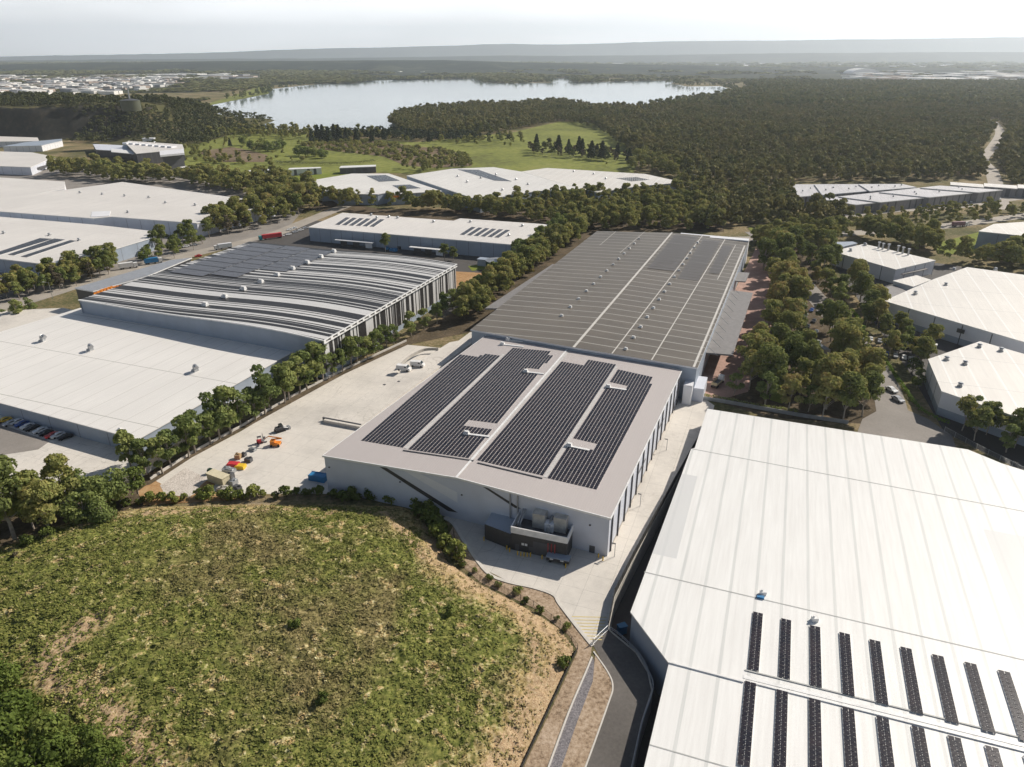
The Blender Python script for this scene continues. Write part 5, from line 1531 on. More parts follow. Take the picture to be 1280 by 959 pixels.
for x in (-1.2, 1.2):
    for y in (-1.1, 1.1):
        w = link('wheel', CARM[2], o); w.location = (x, y, .45); w.scale = (1.4, 1.4, 1.4)
o = root('loader', at(350, 539, .05), UA + R(60), 'dark tracked loader at the edge of the pale yard beyond the boom lift', 'loader')
mb = MB(); mb.box((0, 0, 1.3), (3.2, 1.7, 1.0), taper=.85); mb.build('body', M_DGREY, o, local=False)
mb = MB(); mb.box((.4, 0, 2.2), (1.3, 1.3, 1.1), taper=.85); mb.build('cab', M_GLASS, o, local=False)
mb = MB(); [mb.box((0, y, .5), (3.4, .45, .9), taper=.9) for y in (-1, 1)]; mb.build('track', M_TYRE, o, local=False)
mb = MB(); mb.tube((1, .7, 1.6), (3.0, .7, .6), .12); mb.tube((1, -.7, 1.6), (3.0, -.7, .6), .12); mb.box((3.3, 0, .5), (.8, 2.0, .8)); mb.build('bucket', M_STEEL, o, local=False)
o = root('forklift', at(325, 554, .05), UA + R(40), 'small dark forklift with raised mast on the pale yard', 'forklift')
mb = MB(); mb.box((0, 0, .8), (2.0, 1.2, .9)); mb.build('body', M_RED, o, local=False)
mb = MB(); [mb.tube((x, y, 1.2), (x, y, 2.4), .05) for x in (-.6, .6) for y in (-.5, .5)]; mb.box((0, 0, 2.45), (1.4, 1.2, .08)); mb.build('cage', M_DGREY, o, local=False)
mb = MB(); [mb.tube((1.15, y, .1), (1.15, y, 3.4), .08) for y in (-.35, .35)]; mb.box((1.8, 0, .2), (1.1, .8, .06)); mb.build('mast', M_DGREY, o, local=False)
for x in (-.7, .7):
    for y in (-.6, .6):
        w = link('wheel', CARM[2], o); w.location = (x, y, .33)
def lid(mb): mb.box((0, 0, 3.0), (7.4, 3.1, .15))
px_box('site_shed', (274, 603), (7.0, 2.7, 2.9), UA - R(8), M_PINK, 'cream site shed with flat roof in the yard clutter', 'shed', extra=lid)
px_box('material_stack', (292, 583), (3.6, 2.4, 1.2), UA + R(15), M_RED, 'stack wrapped in red sheeting beside the yellow one in the yard', 'material stack', extra=lambda m: m.box((0, 0, 1.28), (3.2, 2.0, .14)))
px_box('material_stack', (301, 585), (3.0, 2.4, 1.0), UA + R(15), M_YELLOW, 'stack wrapped in yellow sheeting beside the red one in the yard', 'material stack', extra=lambda m: m.box((0, 0, 1.08), (2.6, 2.0, .14)))
for (x, y, sz, m, lb) in ((287, 590, (3.8, 2.2, 1.2), M_STEEL, 'grey pallet stack in front of the red wrapped stack'), (311, 577, (2.2, 1.6, 1.3), M_DGREY, 'dark crate stack right of the yellow wrapped stack'), (298, 573, (1.8, 1.6, 1.5), M_TIMBER, 'timber crate stack beyond the red wrapped stack'), (305, 570, (1.4, 1.4, 1.1), M_DGREY, 'small dark crate stack behind the timber crates'), (316, 563, (2.6, 1.4, .7), M_STEEL, 'low grey steel stack between the crates and the forklift'), (292, 605, (2.0, 2.2, 1.5), M_STEEL, 'grey machinery stack right of the cream site shed'), (289, 598, (1.6, 1.8, 1.8), M_DGREY, 'dark equipment stack just behind the cream site shed corner'), (279, 612, (3.2, 2, .8), M_CONC, 'pale concrete block stack in front of the cream site shed'), (297, 611, (2.6, 1.6, 1.0), M_DGREY, 'dark scrap stack at the shrub edge of the yard'), (263, 592, (1.4, 1.2, 1.6), M_GREEN, 'small green cabinet left of the cream site shed')):
    def ext(m, sz=sz):
        for k in range(3): m.box((random.uniform(-.3, .3) * sz[0], random.uniform(-.3, .3) * sz[1], sz[2] + .15), (sz[0] * .35, sz[1] * .4, .3), random.uniform(0, 1))
    px_box('material_stack', (x, y), sz, UA + random.uniform(-.3, .5), m, lb, 'material stack', extra=ext)
px_box('skip_bin', (398, 600), (5.5, 2.4, 1.9), UA + R(4), M_BLUE, 'blue skip bin in the shadow of the solar-roofed warehouse corner', 'skip bin', extra=lambda m: (m.box((0, 1.2, 2.0), (5.6, .15, .2)), m.box((0, -1.2, 2.0), (5.6, .15, .2))))
o = root('truck_dock_trailer', at(698, 702, .05), UA + R(2), 'dark tipper trailer parked at the front corner of the plant block', 'trailer')
mb = MB(); mb.box((0, 0, 1.7), (6.2, 2.4, .25)); mb.build('deck', M_WALLB, o, local=False)
mb = MB(); mb.box((0, 0, 1.05), (6.0, 2.2, .9)); mb.build('body', M_CHAR, o, local=False)
for x in (-1.6, 1.2): mb = MB(); mb.box((x, -1.15, 1.25), (.9, .1, .35)); mb.build('tail_light', M_TRIM, o, local=False)
for x in (-2, 2):
    for y in (-1, 1):
        w = link('wheel', CARM[2], o); w.location = (x, y, .4); w.scale = (1.2, 1.2, 1.2)
for (x, y, lb) in ((480.5, 481, 'left'), (498.5, 477, 'right')):
    p = at(x, y, 1.3); mb = MB(); mb.box((p.x, p.y, 1.37), (1.0, 1.0, .08), UA); mb.box((p.x, p.y, 1.43), (.7, .7, .05), UA)
    single(mb, 'drain_cover', M_DGREY, 'dark square drain cover on the raised yard, the %s of two' % lb, 'drain cover')
# lamp posts and poles
def lamp(px, h, label, arm=2.2, group=None, name='street_lamp', z0=0.0):
    p = at(px[0], px[1], z0); o = root(name, p, random.uniform(0, .4), label, 'street lamp', group)
    mb = MB(); mb.tube((0, 0, 0), (0, 0, h), .16, .09, 8); mb.build('pole', M_STEEL, o, local=False)
    mb = MB(); mb.tube((0, 0, h), (-arm, 0, h + .3), .06); mb.build('arm', M_STEEL, o, local=False)
    mb = MB(); mb.box((-arm - .4, 0, h + .3), (1.0, .4, .16), taper=.8); mb.build('lamp_head', M_WALLW, o, local=False)
for p, h, lb in (((862, 259), 22, 'tall thin lamp post at the forest gap beside the pinkish-white warehouse'), ((868, 246), 20, 'thin lamp post just right of the tall one at the forest gap'), ((865, 232), 20, 'far lamp post in the forest gap'), ((1054, 440), 10, 'lamp post in the right-hand tree belt beside the side road'), ((66, 373), 9, 'lamp post on the verge by the road at the left'), ((1164, 345), 8, 'lamp post behind the cream warehouse with stacks')):
    lamp(p, h, lb)
for p, lb in (((893, 470), 'x'),): pass
for (a_, lb) in ((at(833, 563), 'wall-side steel lamp arm post, upper of two, in the passage beside the fence'), (at(800, 633), 'wall-side steel lamp arm post, lower of two, in the passage beside the fence'), (at(768, 696), 'steel lamp arm post at the front corner of the solar-roofed warehouse')):
    o = root('yard_lamp', a_, UA, lb, 'yard lamp')
    mb = MB(); mb.tube((0, 0, 0), (0, 0, 4.2), .1, .08, 8); mb.build('pole', M_STEEL, o, local=False)
    mb = MB(); mb.box((-.4, 0, 4.2), (1.0, .4, .15)); mb.build('lamp_head', M_DGREY, o, local=False)
# transmission pylon far left
def pylon(px, z0, h, label):
    p = at(px[0], px[1], z0); o = root('pylon', p, .5, label, 'pylon'); mb = MB()
    for sx in (-1, 1):
        for sy in (-1, 1): mb.tube((sx * 5, sy * 5, 0), (sx * .8, sy * .8, h), .5, .3, 4)
    for k in range(5):
        z_ = h * k / 5; w = 5 - 4.2 * k / 5; mb.tube((-w, -w, z_), (w - .8, w - .8, z_ + h / 5), .25, None, 4); mb.tube((w, -w, z_), (-w + .8, w - .8, z_ + h / 5), .25, None, 4)
    mb.build('lattice', M_STEEL, o, local=False)
    mb = MB()
    for z_ in (.72, .85, .97): mb.tube((-9, 0, h * z_), (9, 0, h * z_), .35, None, 4)
    mb.build('cross_arm', M_STEEL, o, local=False)
pylon((168, 86), 0.5, 55, 'faint lattice pylon on the far ridge above the left town')

# ================================================================== TREES
def leaf_quads(c, n, r, size, spread, rs):
    """n leaf quads over a clump centred at c with radii r"""
    d = rs.normal(size=(n, 3)); d /= np.linalg.norm(d, axis=1)[:, None]
    d[:, 2] = np.where(d[:, 2] < -.45, -d[:, 2], d[:, 2])
    p = c + d * r * rs.uniform(.72, 1.08, (n, 1))
    nm = d + rs.normal(0, spread, (n, 3)); nm /= np.linalg.norm(nm, axis=1)[:, None]
    t = np.cross(nm, rs.normal(size=(n, 3))); t /= np.linalg.norm(t, axis=1)[:, None] + 1e-9
    b = np.cross(nm, t); s = size * rs.uniform(.55, 1.25, (n, 1)) * .5
    k1 = rs.uniform(.5, 1, (n, 1))
    return np.stack([p - t * s - b * s * k1, p + t * s * k1 - b * s, p + t * s + b * s * k1, p - t * s * k1 + b * s], 1).reshape(-1, 3)

def make_crown(rs, H, Rc, nclump, nleaf, size, base=.32, shape='gum', spread=.55):
    V_ = []
    cl = []
    for i in range(nclump):
        if shape == 'gum':
            a = rs.uniform(0, 2 * np.pi); zt = rs.uniform(0, 1) ** .8
            rad = Rc * (.95 - .55 * abs(zt - .35) ** 1.2 / .6) * np.sqrt(rs.uniform(.05, 1))
            c = np.array([rad * np.cos(a) * .8, rad * np.sin(a) * .8, H * (base + (1 - base - .1) * zt)])
            r = Rc * rs.uniform(.26, .42); rr = np.array([r, r, r * .72])
        elif shape == 'round':
            d = rs.normal(size=3); d /= np.linalg.norm(d)
            c = np.array([d[0] * Rc * .62, d[1] * Rc * .62, H * (base + (1 - base) * .5) + d[2] * H * (1 - base) * .34])
            r = Rc * rs.uniform(.36, .5); rr = np.array([r, r, r * .85])
        elif shape == 'cone':
            zt = (i + .5) / nclump; a = i * 2.4
            rad = Rc * (1 - zt) ** .8 * .6
            c = np.array([rad * np.cos(a), rad * np.sin(a), H * (.12 + .86 * zt)])
            r = Rc * (.2 + .35 * (1 - zt)); rr = np.array([r, r, r * .6])
        cl.append(c)
        V_.append(leaf_quads(c, nleaf, rr, size, spread, rs))
    return np.concatenate(V_), cl

def make_trunk(rs, H, cl, r0=.22, base=.35):
    mb = MB()
    p = Vector((0, 0, -.3)); top = Vector((rs.uniform(-.5, .5), rs.uniform(-.5, .5), H * .8))
    prev = p; m = 4
    for k in range(1, m + 1):
        q = p.lerp(top, k / m) + Vector((rs.uniform(-.2, .2), rs.uniform(-.2, .2), 0))
        mb.tube(prev, q, r0 * (1.15 - .85 * (k - 1) / m), r0 * (1.15 - .85 * k / m), 7, cap=False); prev = q
    for c in cl[:min(9, len(cl))]:
        a = p.lerp(top, min(.8, max(.3, (c[2] / H) * .62)))
        mb.tube(a, Vector(c), r0 * .4, r0 * .12, 5, cap=False)
    me = bpy.data.meshes.new('trunk'); me.from_pydata(mb.v, [], mb.f); me.materials.append(M_BARK); me.update()
    return me

PROTO = {}
def protos(kind, n, H, Rc, ncl, nl, size, mat, base, shape, spread=.55, r0=.22):
    L_ = []
    for i in range(n):
        rs = np.random.default_rng(abs(hash(kind)) % 9999 if False else sum(map(ord, kind)) * 31 + i)
        h = H * rs.uniform(.9, 1.1)
        v, cl = make_crown(rs, h, Rc * rs.uniform(.9, 1.12), ncl, nl, size, base, shape, spread)
        me = np_mesh('crown', v, np.arange(len(v)).reshape(-1, 4), mat)
        L_.append((me, make_trunk(rs, h, cl, r0, base)))
    PROTO[kind] = L_
protos('gum', 6, 15, 5.2, 18, 120, .66, M_GUM, .32, 'gum')
protos('row', 6, 11, 3.7, 14, 110, .55, M_ROW, .25, 'gum')
protos('big', 4, 17, 6.2, 26, 150, .60, M_GUM, .30, 'gum', r0=.35)
protos('bush', 4, 7, 4.2, 16, 130, .50, M_ROW, .06, 'round')
protos('shrub', 4, 2.6, 1.7, 9, 70, .34, M_SHRUB, .02, 'round', r0=.07)
protos('pine', 3, 24, 6.5, 26, 70, 1.3, M_PINE, .12, 'cone', .4, .35)
protos('casu', 5, 13, 4.0, 14, 90, .7, M_CASU, .2, 'gum')
protos('wood', 5, 17, 6.5, 12, 70, 1.2, M_WOOD, .30, 'gum')
protos('lush', 4, 8, 4.6, 20, 150, .50, M_LUSH, .06, 'round')
protos('reed', 3, 4, 4.0, 10, 60, .9, M_CASU, .02, 'round')
protos('yellow', 2, 8, 3.4, 12, 110, .5, M_SHRUB, .15, 'round')
NTREE = 0
def tree(kind, loc, s, label, name='gum_tree', cat='tree', group=None, zs=None):
    global NTREE
    NTREE += 1
    cr, tr = random.choice(PROTO[kind])
    o = bpy.data.objects.new(name, None); C.objects.link(o)
    o.location = loc; o.rotation_euler = (0, 0, random.uniform(0, 6.28)); o.scale = (s, s, (zs or s))
    a = link('trunk' if kind != 'shrub' else 'stem', tr, o); b = link('crown' if kind != 'shrub' else 'foliage', cr, o)
    tag(o, label, cat, group)
    return o

def along(pts, n, jit=1.0, z=0):
    P_ = [at(*p) for p in pts]; Ls = [(P_[i + 1] - P_[i]).length for i in range(len(P_) - 1)]; T = sum(Ls); out = []
    for k in range(n):
        d = T * (k + .5) / n
        for i, l in enumerate(Ls):
            if d <= l: q = P_[i].lerp(P_[i + 1], d / l); break
            d -= l
        out.append(q + Vector((random.uniform(-jit, jit), random.uniform(-jit, jit), z)))
    return out
for i, p in enumerate(along([(195, 596), (300, 534), (400, 478), (497, 429)], 26, 1.2)):
    tree('row', p, random.uniform(1.25, 1.75) if i < 17 else random.uniform(.95, 1.3), '%s tree from the near end of the row between the cream-white warehouse and the yard' % ords[i], group='row of trees along the yard wall')
for i, p in enumerate(along([(505, 425), (560, 398), (605, 366), (640, 338), (680, 308), (712, 288)], 26, 1.2)):
    tree('row', p, random.uniform(.95, 1.25) if i < 13 else random.uniform(1.25, 1.7), '%s tree from the near end of the row between the striped and dark-roofed warehouses' % ords[i], group='row of trees beside the striped warehouse')
BL = [(18, 668, 1.0, 'big', 'tall open gum tree at the far left edge, trunk showing'), (-15, 660, 1.05, 'big', 'gum tree cut by the left picture edge above the wild ground'), (42, 656, .8, 'gum', 'slim gum tree second from the left edge group'), (62, 662, .75, 'big', 'spreading olive gum tree before the concrete apron at left'), (-30, 640, .9, 'big', 'rear gum tree at the far left corner'), (84, 628, .75, 'gum', 'sparse pale gum tree standing before the concrete apron'),
      (108, 648, .95, 'bush', 'dense dark bushy tree, lower middle of the left clump'), (124, 632, 1.05, 'bush', 'dense dark bushy tree, centre of the left clump'), (146, 620, 1.05, 'bush', 'dense bushy tree beside the small yellow tree'), (100, 620, 1.0, 'bush', 'dark bushy tree in front of the sparse pale gum'), (172, 612, .9, 'yellow', 'small yellow-green tree at the end of the left clump'), (165, 585, 1.0, 'row', 'gum tree right at the corner of the cream-white warehouse'), (183, 588, .9, 'row', 'slender gum tree beside the warehouse corner'), (30, 640, .8, 'bush', 'low green bush tree behind the left gum trunks'), (132, 650, .8, 'bush', 'low dark bush at the front foot of the left clump'), (64, 640, .8, 'bush', 'low bushy tree under the spreading olive gum'), (0, 648, .8, 'bush', 'low bushy tree under the far left gums')]
for x, y, s, k, lb in BL: tree(k, at(x, y + 4, 2), s * (1.4 if k in ('big', 'gum') else 1.3), lb, name='gum_tree' if k in ('big', 'gum', 'row') else 'bushy_tree')
for x, y, s, k, lb in [(38, 690, .75, 'yellow', 'yellowish shrub left of its twin on the wild ground'), (62, 682, .8, 'yellow', 'yellow-orange shrub right of its twin on the wild ground'), (50, 696, .5, 'bush', 'round green shrub in front of the yellowish pair'), (24, 712, .4, 'casu', 'grey dry shrub at the left edge of the green hill'), (-5, 690, .7, 'yellow', 'green shrub at the very left edge above the hill'), (8, 712, .4, 'bush', 'small green shrub at the left hill edge')]:
    tree(k, at(x, y), s, lb, name='shrub', cat='shrub')
for x, y, s_, lb in [(482, 315, .85, 'lone gum tree in front of the long white warehouse, left of two'), (556, 327, .85, 'lone gum tree in front of the long white warehouse, right of two'), (567, 326, .7, 'small gum tree touching the right lone gum by the long white warehouse')]:
    tree('gum', at(x, y), s_, lb)
for x, y, m_, sz, lb in [(492, 314, M_BLUE, (5, 2.4, 1.6), 'bright blue crate stack in the lot before the long white warehouse'), (484, 312, M_BLUE, (2.4, 2, 1.4), 'small blue crate stack left of the larger blue one'), (500, 311, M_CHAR, (3, 2.4, 2), 'dark container right of the blue crate stack'), (452, 306, M_CHAR, (8, 4, 3), 'dark shed body near the loading bays of the long white warehouse'), (436, 301, M_STEEL, (4, 3, 2), 'grey stack at the left loading bay of the long white warehouse')]:
    px_box('crate_stack', (x, y), sz, UA, m_, lb, 'crate stack', extra=lambda m, sz=sz: (m.box((0, 0, sz[2] + .1), (sz[0] * .92, sz[1] * .9, .2)), m.box((sz[0] * .2, 0, sz[2] + .35), (sz[0] * .4, sz[1] * .6, .4))))
# trees at the bottom left corner of the hill
for i, (x, y, s) in enumerate([(-20, 900, .9), (15, 880, .75), (-60, 870, 1.0), (30, 930, .8), (75, 960, .75), (115, 970, .6), (10, 960, .95), (-60, 950, 1.1), (150, 990, .6), (60, 1000, .9), (-10, 1010, 1.0)]):
    p = at(x, y, 1.5); hz2 = float(mound_h(np.array([p.x]), np.array([p.y]))[0][0])
    tree('lush', (p.x, p.y, hz2 - .3), s * 1.25, '%s dense green tree from the left in the bottom left corner below the hill' % ords[i], name='bushy_tree', group='dense trees in the bottom left corner')
# shrubs along the hill top fence
shr = along([(108, 640), (180, 628), (300, 622), (400, 620), (500, 626), (520, 632)], 30, .8) + along([(520, 634), (540, 655), (560, 690), (572, 700)], 12, 1.0)
for i, p in enumerate(shr):
    s = random.uniform(.8, 1.6) if i < 30 else random.uniform(1.4, 2.1)
    tree('shrub', p, s, ('%s shrub from the left along the fence between yard and green hill' % ords[i]) if i < 30 else ('%s shrub down the shrub line curving below the warehouse front' % ords[i - 30]), name='shrub', cat='shrub', group='shrubs on the hill fence' if i < 30 else 'shrubs curving round the hill')
for i, p in enumerate(along([(575, 702), (600, 722), (640, 742), (680, 765), (715, 797)], 9, .8)):
    tree('shrub', p, random.uniform(.5, .85), '%s yellow-green shrub from the top along the brown wire fence' % ords[i], name='shrub', cat='shrub', group='shrubs on the wire fence')
for i, (x, y, s) in enumerate([(560, 765, 1.0), (440, 655, .0), (370, 790, .8), (402, 885, .9), (705, 820, .9)]):
    if s: 
        p = at(x, y, 6 if x < 600 else 3); hh = float(mound_h(np.array([p.x]), np.array([p.y]))[0][0])
        tree('shrub', (p.x, p.y, hh), s, ['round dark bush on the right part of the green hill', '', 'small bright bush in the middle of the green hill', 'low bush near the bottom of the green hill', 'small bush beside the dark cloth fence'][i], name='shrub', cat='shrub')
# hedge
def hedge(label, pts, w, h, mat, z=0):
    P_ = smoothline([at(*p) for p in pts]); Ls = 0; V_ = []; rs = np.random.default_rng(len(label))
    for i in range(len(P_) - 1):
        d = (P_[i + 1] - P_[i]).length
        for k in range(max(1, int(d / 1.0))):
            c = P_[i].lerp(P_[i + 1], k / max(1, int(d / 1.0)))
            V_.append(leaf_quads(np.array([c.x, c.y, h * .5]), 40, np.array([w * .6, w * .6, h * .55]) * rs.uniform(.85, 1.15), .35, .5, rs))
    v = np.concatenate(V_); b = v.mean(0); b[2] = 0
    me = np_mesh('hedge', v - b, np.arange(len(v)).reshape(-1, 4), mat); o = link('hedge', me); o.location = b
    return tag(o, label, 'hedge')
hedge('bright green clipped hedge running down beside the side road', [(1100, 440), (1112, 462), (1128, 485), (1145, 508), (1160, 520), (1186, 532)], 1.4, 1.6, M_HEDGE)
hedge('short bright hedge at the top of the side road', [(1012, 330), (1028, 338)], 1.6, 1.4, M_HEDGE)
hedge('short green hedge beside the side road in the gum belt', [(1064, 388), (1072, 398), (1080, 404)], 1.6, 1.4, M_HEDGE)
hedge('dark green hedge behind the far edge of the big white roof', [(862, 494), (900, 500), (950, 510), (1000, 517)], 2.0, 1.5, M_ROW)
hedge('low green hedge line across the meadow', [(345, 205), (420, 207), (470, 203)], 5, 4, M_PINE)

ONES = ['', 'first', 'second', 'third', 'fourth', 'fifth', 'sixth', 'seventh', 'eighth', 'ninth', 'tenth', 'eleventh', 'twelfth', 'thirteenth', 'fourteenth', 'fifteenth', 'sixteenth', 'seventeenth', 'eighteenth', 'nineteenth']
TENS = ['', '', 'twent', 'thirt', 'fort', 'fift', 'sixt', 'sevent', 'eight', 'ninet']
def ordw(n):
    if n < 20: return ONES[n]
    return TENS[n // 10] + ('ieth' if n % 10 == 0 else 'y-' + ONES[n % 10])
def scatter(poly_px, n, dmin, rs, z=0, avoid=()):
    W = [(p.x, p.y) for p in atp(poly_px)]
    xs = [p[0] for p in W]; ys = [p[1] for p in W]; out = []; tries = 0
    while len(out) < n and tries < n * 60:
        tries += 1
        x, y = rs.uniform(min(xs), max(xs)), rs.uniform(min(ys), max(ys))
        if not bool(inpoly(np.array([x]), np.array([y]), W)[0]): continue
        if any((x - a) ** 2 + (y - b) ** 2 < dmin * dmin for a, b in out): continue
        bad = False
        for A in avoid:
            if float(distpoly(np.array([x]), np.array([y]), A[0], False)[0]) < A[1]: bad = True; break
        if bad: continue
        out.append((x, y))
    return out
rs = np.random.default_rng(21)
MASS = []
side = [(p.x, p.y) for p in atp([(1120, 545), (1112, 500), (1098, 465), (1072, 430), (1040, 395), (1010, 360), (985, 330)])]
lane = [(p.x, p.y) for p in atp([(1005, 385), (1018, 430), (1028, 475)])]
def place(poly, n, dmin, kinds, smin, smax, label, group, name='gum_tree', avoid=(), z=0, mass=False):
    pts_ = scatter(poly, n, dmin, rs, z, avoid)
    pts_.sort(key=lambda q: q[0] ** 2 + q[1] ** 2)
    for i_, (x, y) in enumerate(pts_):
        k = kinds[int(rs.integers(len(kinds)))]
        if mass:
            MASS.append((x, y, z, k, float(rs.uniform(smin, smax)) * 1.15)); continue
        tree(k, (x, y, z), float(rs.uniform(smin, smax)) * 1.2, ordw(i_ + 1) + '-nearest ' + label, name=name, group=group)
place([(950, 335), (985, 310), (1010, 350), (1060, 405), (1090, 450), (1104, 500), (1080, 532), (1010, 523), (955, 512), (915, 497), (950, 430), (975, 380)], 80, 6.2, ['gum', 'gum', 'big', 'row'], .75, 1.15, 'gum tree of the belt between dark-roofed warehouse and side road', 'gum belt right of the dark-roofed warehouse', avoid=[(side, 6.5), (lane, 5.5)])
place([(1000, 322), (1030, 318), (1060, 350), (1090, 385), (1100, 410), (1078, 415), (1040, 380), (1010, 345)], 24, 6.5, ['gum', 'big', 'row'], .7, 1.0, 'gum tree between side road and cream warehouse with stacks', 'gums before the cream warehouse with stacks', avoid=[(side, 5.5)])
place([(1085, 400), (1105, 410), (1165, 440), (1160, 480), (1140, 490), (1105, 440)], 18, 6.0, ['gum', 'row', 'yellow'], .55, .85, 'small gum at the car park of the beige arched-roof warehouse', 'trees of the right car park', avoid=[(side, 5)])
place([(1200, 525), (1260, 545), (1290, 575), (1270, 580), (1200, 545)], 9, 4, ['row', 'gum'], .6, .85, 'young gum on the bank right of the turning circle', 'young gums on the right bank')
place([(430, 262), (560, 262), (700, 275), (760, 268), (880, 258), (905, 270), (900, 290), (730, 292), (690, 283), (575, 268), (430, 262), (400, 255), (480, 254)], 190, 5.5, ['gum', 'gum', 'casu', 'row'], .75, 1.15, 'olive gum tree in the belt between the meadow warehouses and the long white warehouse', 'gum belt behind the long white warehouse', mass=True)
place([(500, 258), (600, 262), (700, 252), (860, 245), (880, 262), (700, 275), (560, 268)], 130, 6.5, ['gum', 'row', 'casu'], .7, 1.1, 'gum tree in the scrub below the joined white roofs', 'gums below the joined white roofs', mass=True)
place([(260, 300), (330, 290), (400, 262), (390, 240), (360, 245), (345, 262), (250, 285)], 34, 7, ['gum', 'big', 'casu'], .75, 1.05, 'gum tree in the clump at the road bend near the red truck', 'gum clump at the road bend')
place([(202, 308), (240, 300), (260, 305), (235, 320), (185, 330), (172, 328)], 16, 6, ['gum', 'row', 'yellow'], .7, 1.0, 'gum tree by the road between the left white warehouses', 'roadside gums near the left white warehouses')
place([(0, 362), (60, 350), (135, 326), (150, 328), (140, 346), (80, 364), (0, 380)], 26, 6.0, ['gum', 'casu', 'row'], .6, .92, 'gum tree lining the road below the left solar-row warehouse', 'gums before the left solar-row warehouse')
place([(-60, 380), (70, 372), (90, 365), (95, 378), (60, 392), (-60, 420)], 7, 7, ['row', 'bush'], .6, .9, 'round tree on the verge behind the cream-white warehouse', 'trees behind the cream-white warehouse')
place([(150, 232), (250, 228), (330, 236), (360, 232), (375, 245), (345, 252), (300, 245), (200, 226), (110, 222), (60, 222), (80, 215)], 150, 7, ['gum', 'casu', 'wood'], .8, 1.1, 'scrubby gum tree in the belt behind the wide white warehouse', 'scrub belt behind the wide white warehouse', mass=True)
place([(-40, 372), (60, 352), (135, 328), (150, 330), (140, 344), (60, 364), (0, 378)], 34, 4.5, ['gum', 'casu', 'row'], .55, .9, 'x', 'x', mass=True)
place([(262, 298), (330, 288), (400, 262), (388, 236), (355, 240), (340, 262), (262, 282)], 60, 5, ['gum', 'big', 'casu'], .8, 1.2, 'x', 'x', mass=True)
place([(80, 212), (118, 212), (170, 218), (220, 222), (350, 228), (350, 240), (200, 230), (100, 222)], 80, 7, ['gum', 'casu', 'row'], .8, 1.2, 'x', 'x', mass=True)
place([(210, 200), (225, 186), (300, 200), (340, 207), (300, 207)], 30, 7, ['bush', 'casu'], .6, 1.0, 'x', 'x', mass=True)
place([(840, 245), (850, 225), (900, 240), (905, 262), (860, 262)], 26, 6, ['casu', 'gum'], .7, 1.1, 'x', 'x', mass=True)
place([(785, 214), (800, 200), (850, 215), (850, 226), (810, 216)], 40, 7, ['gum', 'wood'], .8, 1.1, 'x', 'x', mass=True)
place([(500, 210), (590, 206), (600, 212), (560, 214), (520, 218)], 26, 6, ['casu'], .6, .9, 'x', 'x', mass=True)
place([(565, 416), (603, 396), (650, 355), (700, 320), (738, 291), (712, 290), (660, 325), (600, 375)], 80, 3.6, ['row', 'gum'], .8, 1.1, 'x', 'x', mass=True)
place([(375, 181), (400, 175), (440, 174), (480, 179), (520, 184), (560, 189), (585, 195), (588, 206), (540, 208), (505, 206), (480, 196), (430, 190), (400, 187)], 240, 7, ['reed'], .5, 1.1, 'x', 'x', mass=True)
place([(195, 190), (250, 172), (330, 165), (420, 172), (380, 205), (300, 214), (240, 205)], 60, 14, ['bush', 'casu'], .3, .8, 'x', 'x', mass=True)
place([(480, 176), (560, 180), (640, 172), (660, 180), (600, 184), (520, 182)], 26, 12, ['gum', 'casu'], .6, .9, 'x', 'x', mass=True)
place([(272, 166), (330, 163), (400, 167), (470, 168), (490, 174), (400, 176), (300, 172), (255, 176)], 150, 7, ['gum', 'casu', 'wood'], .5, .95, 'x', 'x', mass=True)
place([(1110, 300), (1170, 305), (1175, 320), (1150, 318), (1085, 302), (1070, 292)], 60, 5, ['casu', 'gum'], .8, 1.1, 'grey-brown tree in the thicket behind the roof stacks', 'thicket behind the roof stacks', mass=True)
place([(1170, 330), (1280, 318), (1380, 330), (1380, 346), (1285, 342), (1210, 332)], 60, 5, ['gum', 'wood', 'row'], .65, .9, 'dark tree in the line behind the beige arched-roof warehouse', 'trees behind the beige arched-roof warehouse', mass=True)
place([(940, 300), (1040, 290), (1060, 300), (1035, 312), (1000, 318), (955, 320)], 60, 5, ['gum', 'casu'], .75, 1.0, 'gum tree at the top end of the right-hand belt near the highway', 'gums at the top of the right-hand belt', mass=True)
place([(1060, 288), (1080, 270), (1280, 262), (1300, 272), (1170, 285)], 60, 7, ['gum', 'row', 'casu'], .5, .8, 'small tree on the verge of the highway before the stepped factory units', 'highway verge trees', mass=True)
def build_mass():
    vs_ = []; rs2 = np.random.default_rng(3)
    for x, y, z, k, s_ in MASS:
        me_ = random.choice(PROTO[k])[0]
        v = np.empty(len(me_.vertices) * 3, np.float32); me_.vertices.foreach_get('co', v); v = v.reshape(-1, 3)
        a_ = rs2.uniform(0, 6.28); ca, sa = math.cos(a_), math.sin(a_)
        vs_.append(np.stack([(v[:, 0] * ca - v[:, 1] * sa) * s_ + x, (v[:, 0] * sa + v[:, 1] * ca) * s_ + y, v[:, 2] * s_ + z], 1))
    v = np.concatenate(vs_)
    me_ = np_mesh('gum_thicket', v, np.arange(len(v)).reshape(-1, 4), M_GUM)
    tag(link('gum_thicket', me_), 'scattered olive gum trees filling the farther strips between the warehouses', 'woodland', kind='stuff')
build_mass()
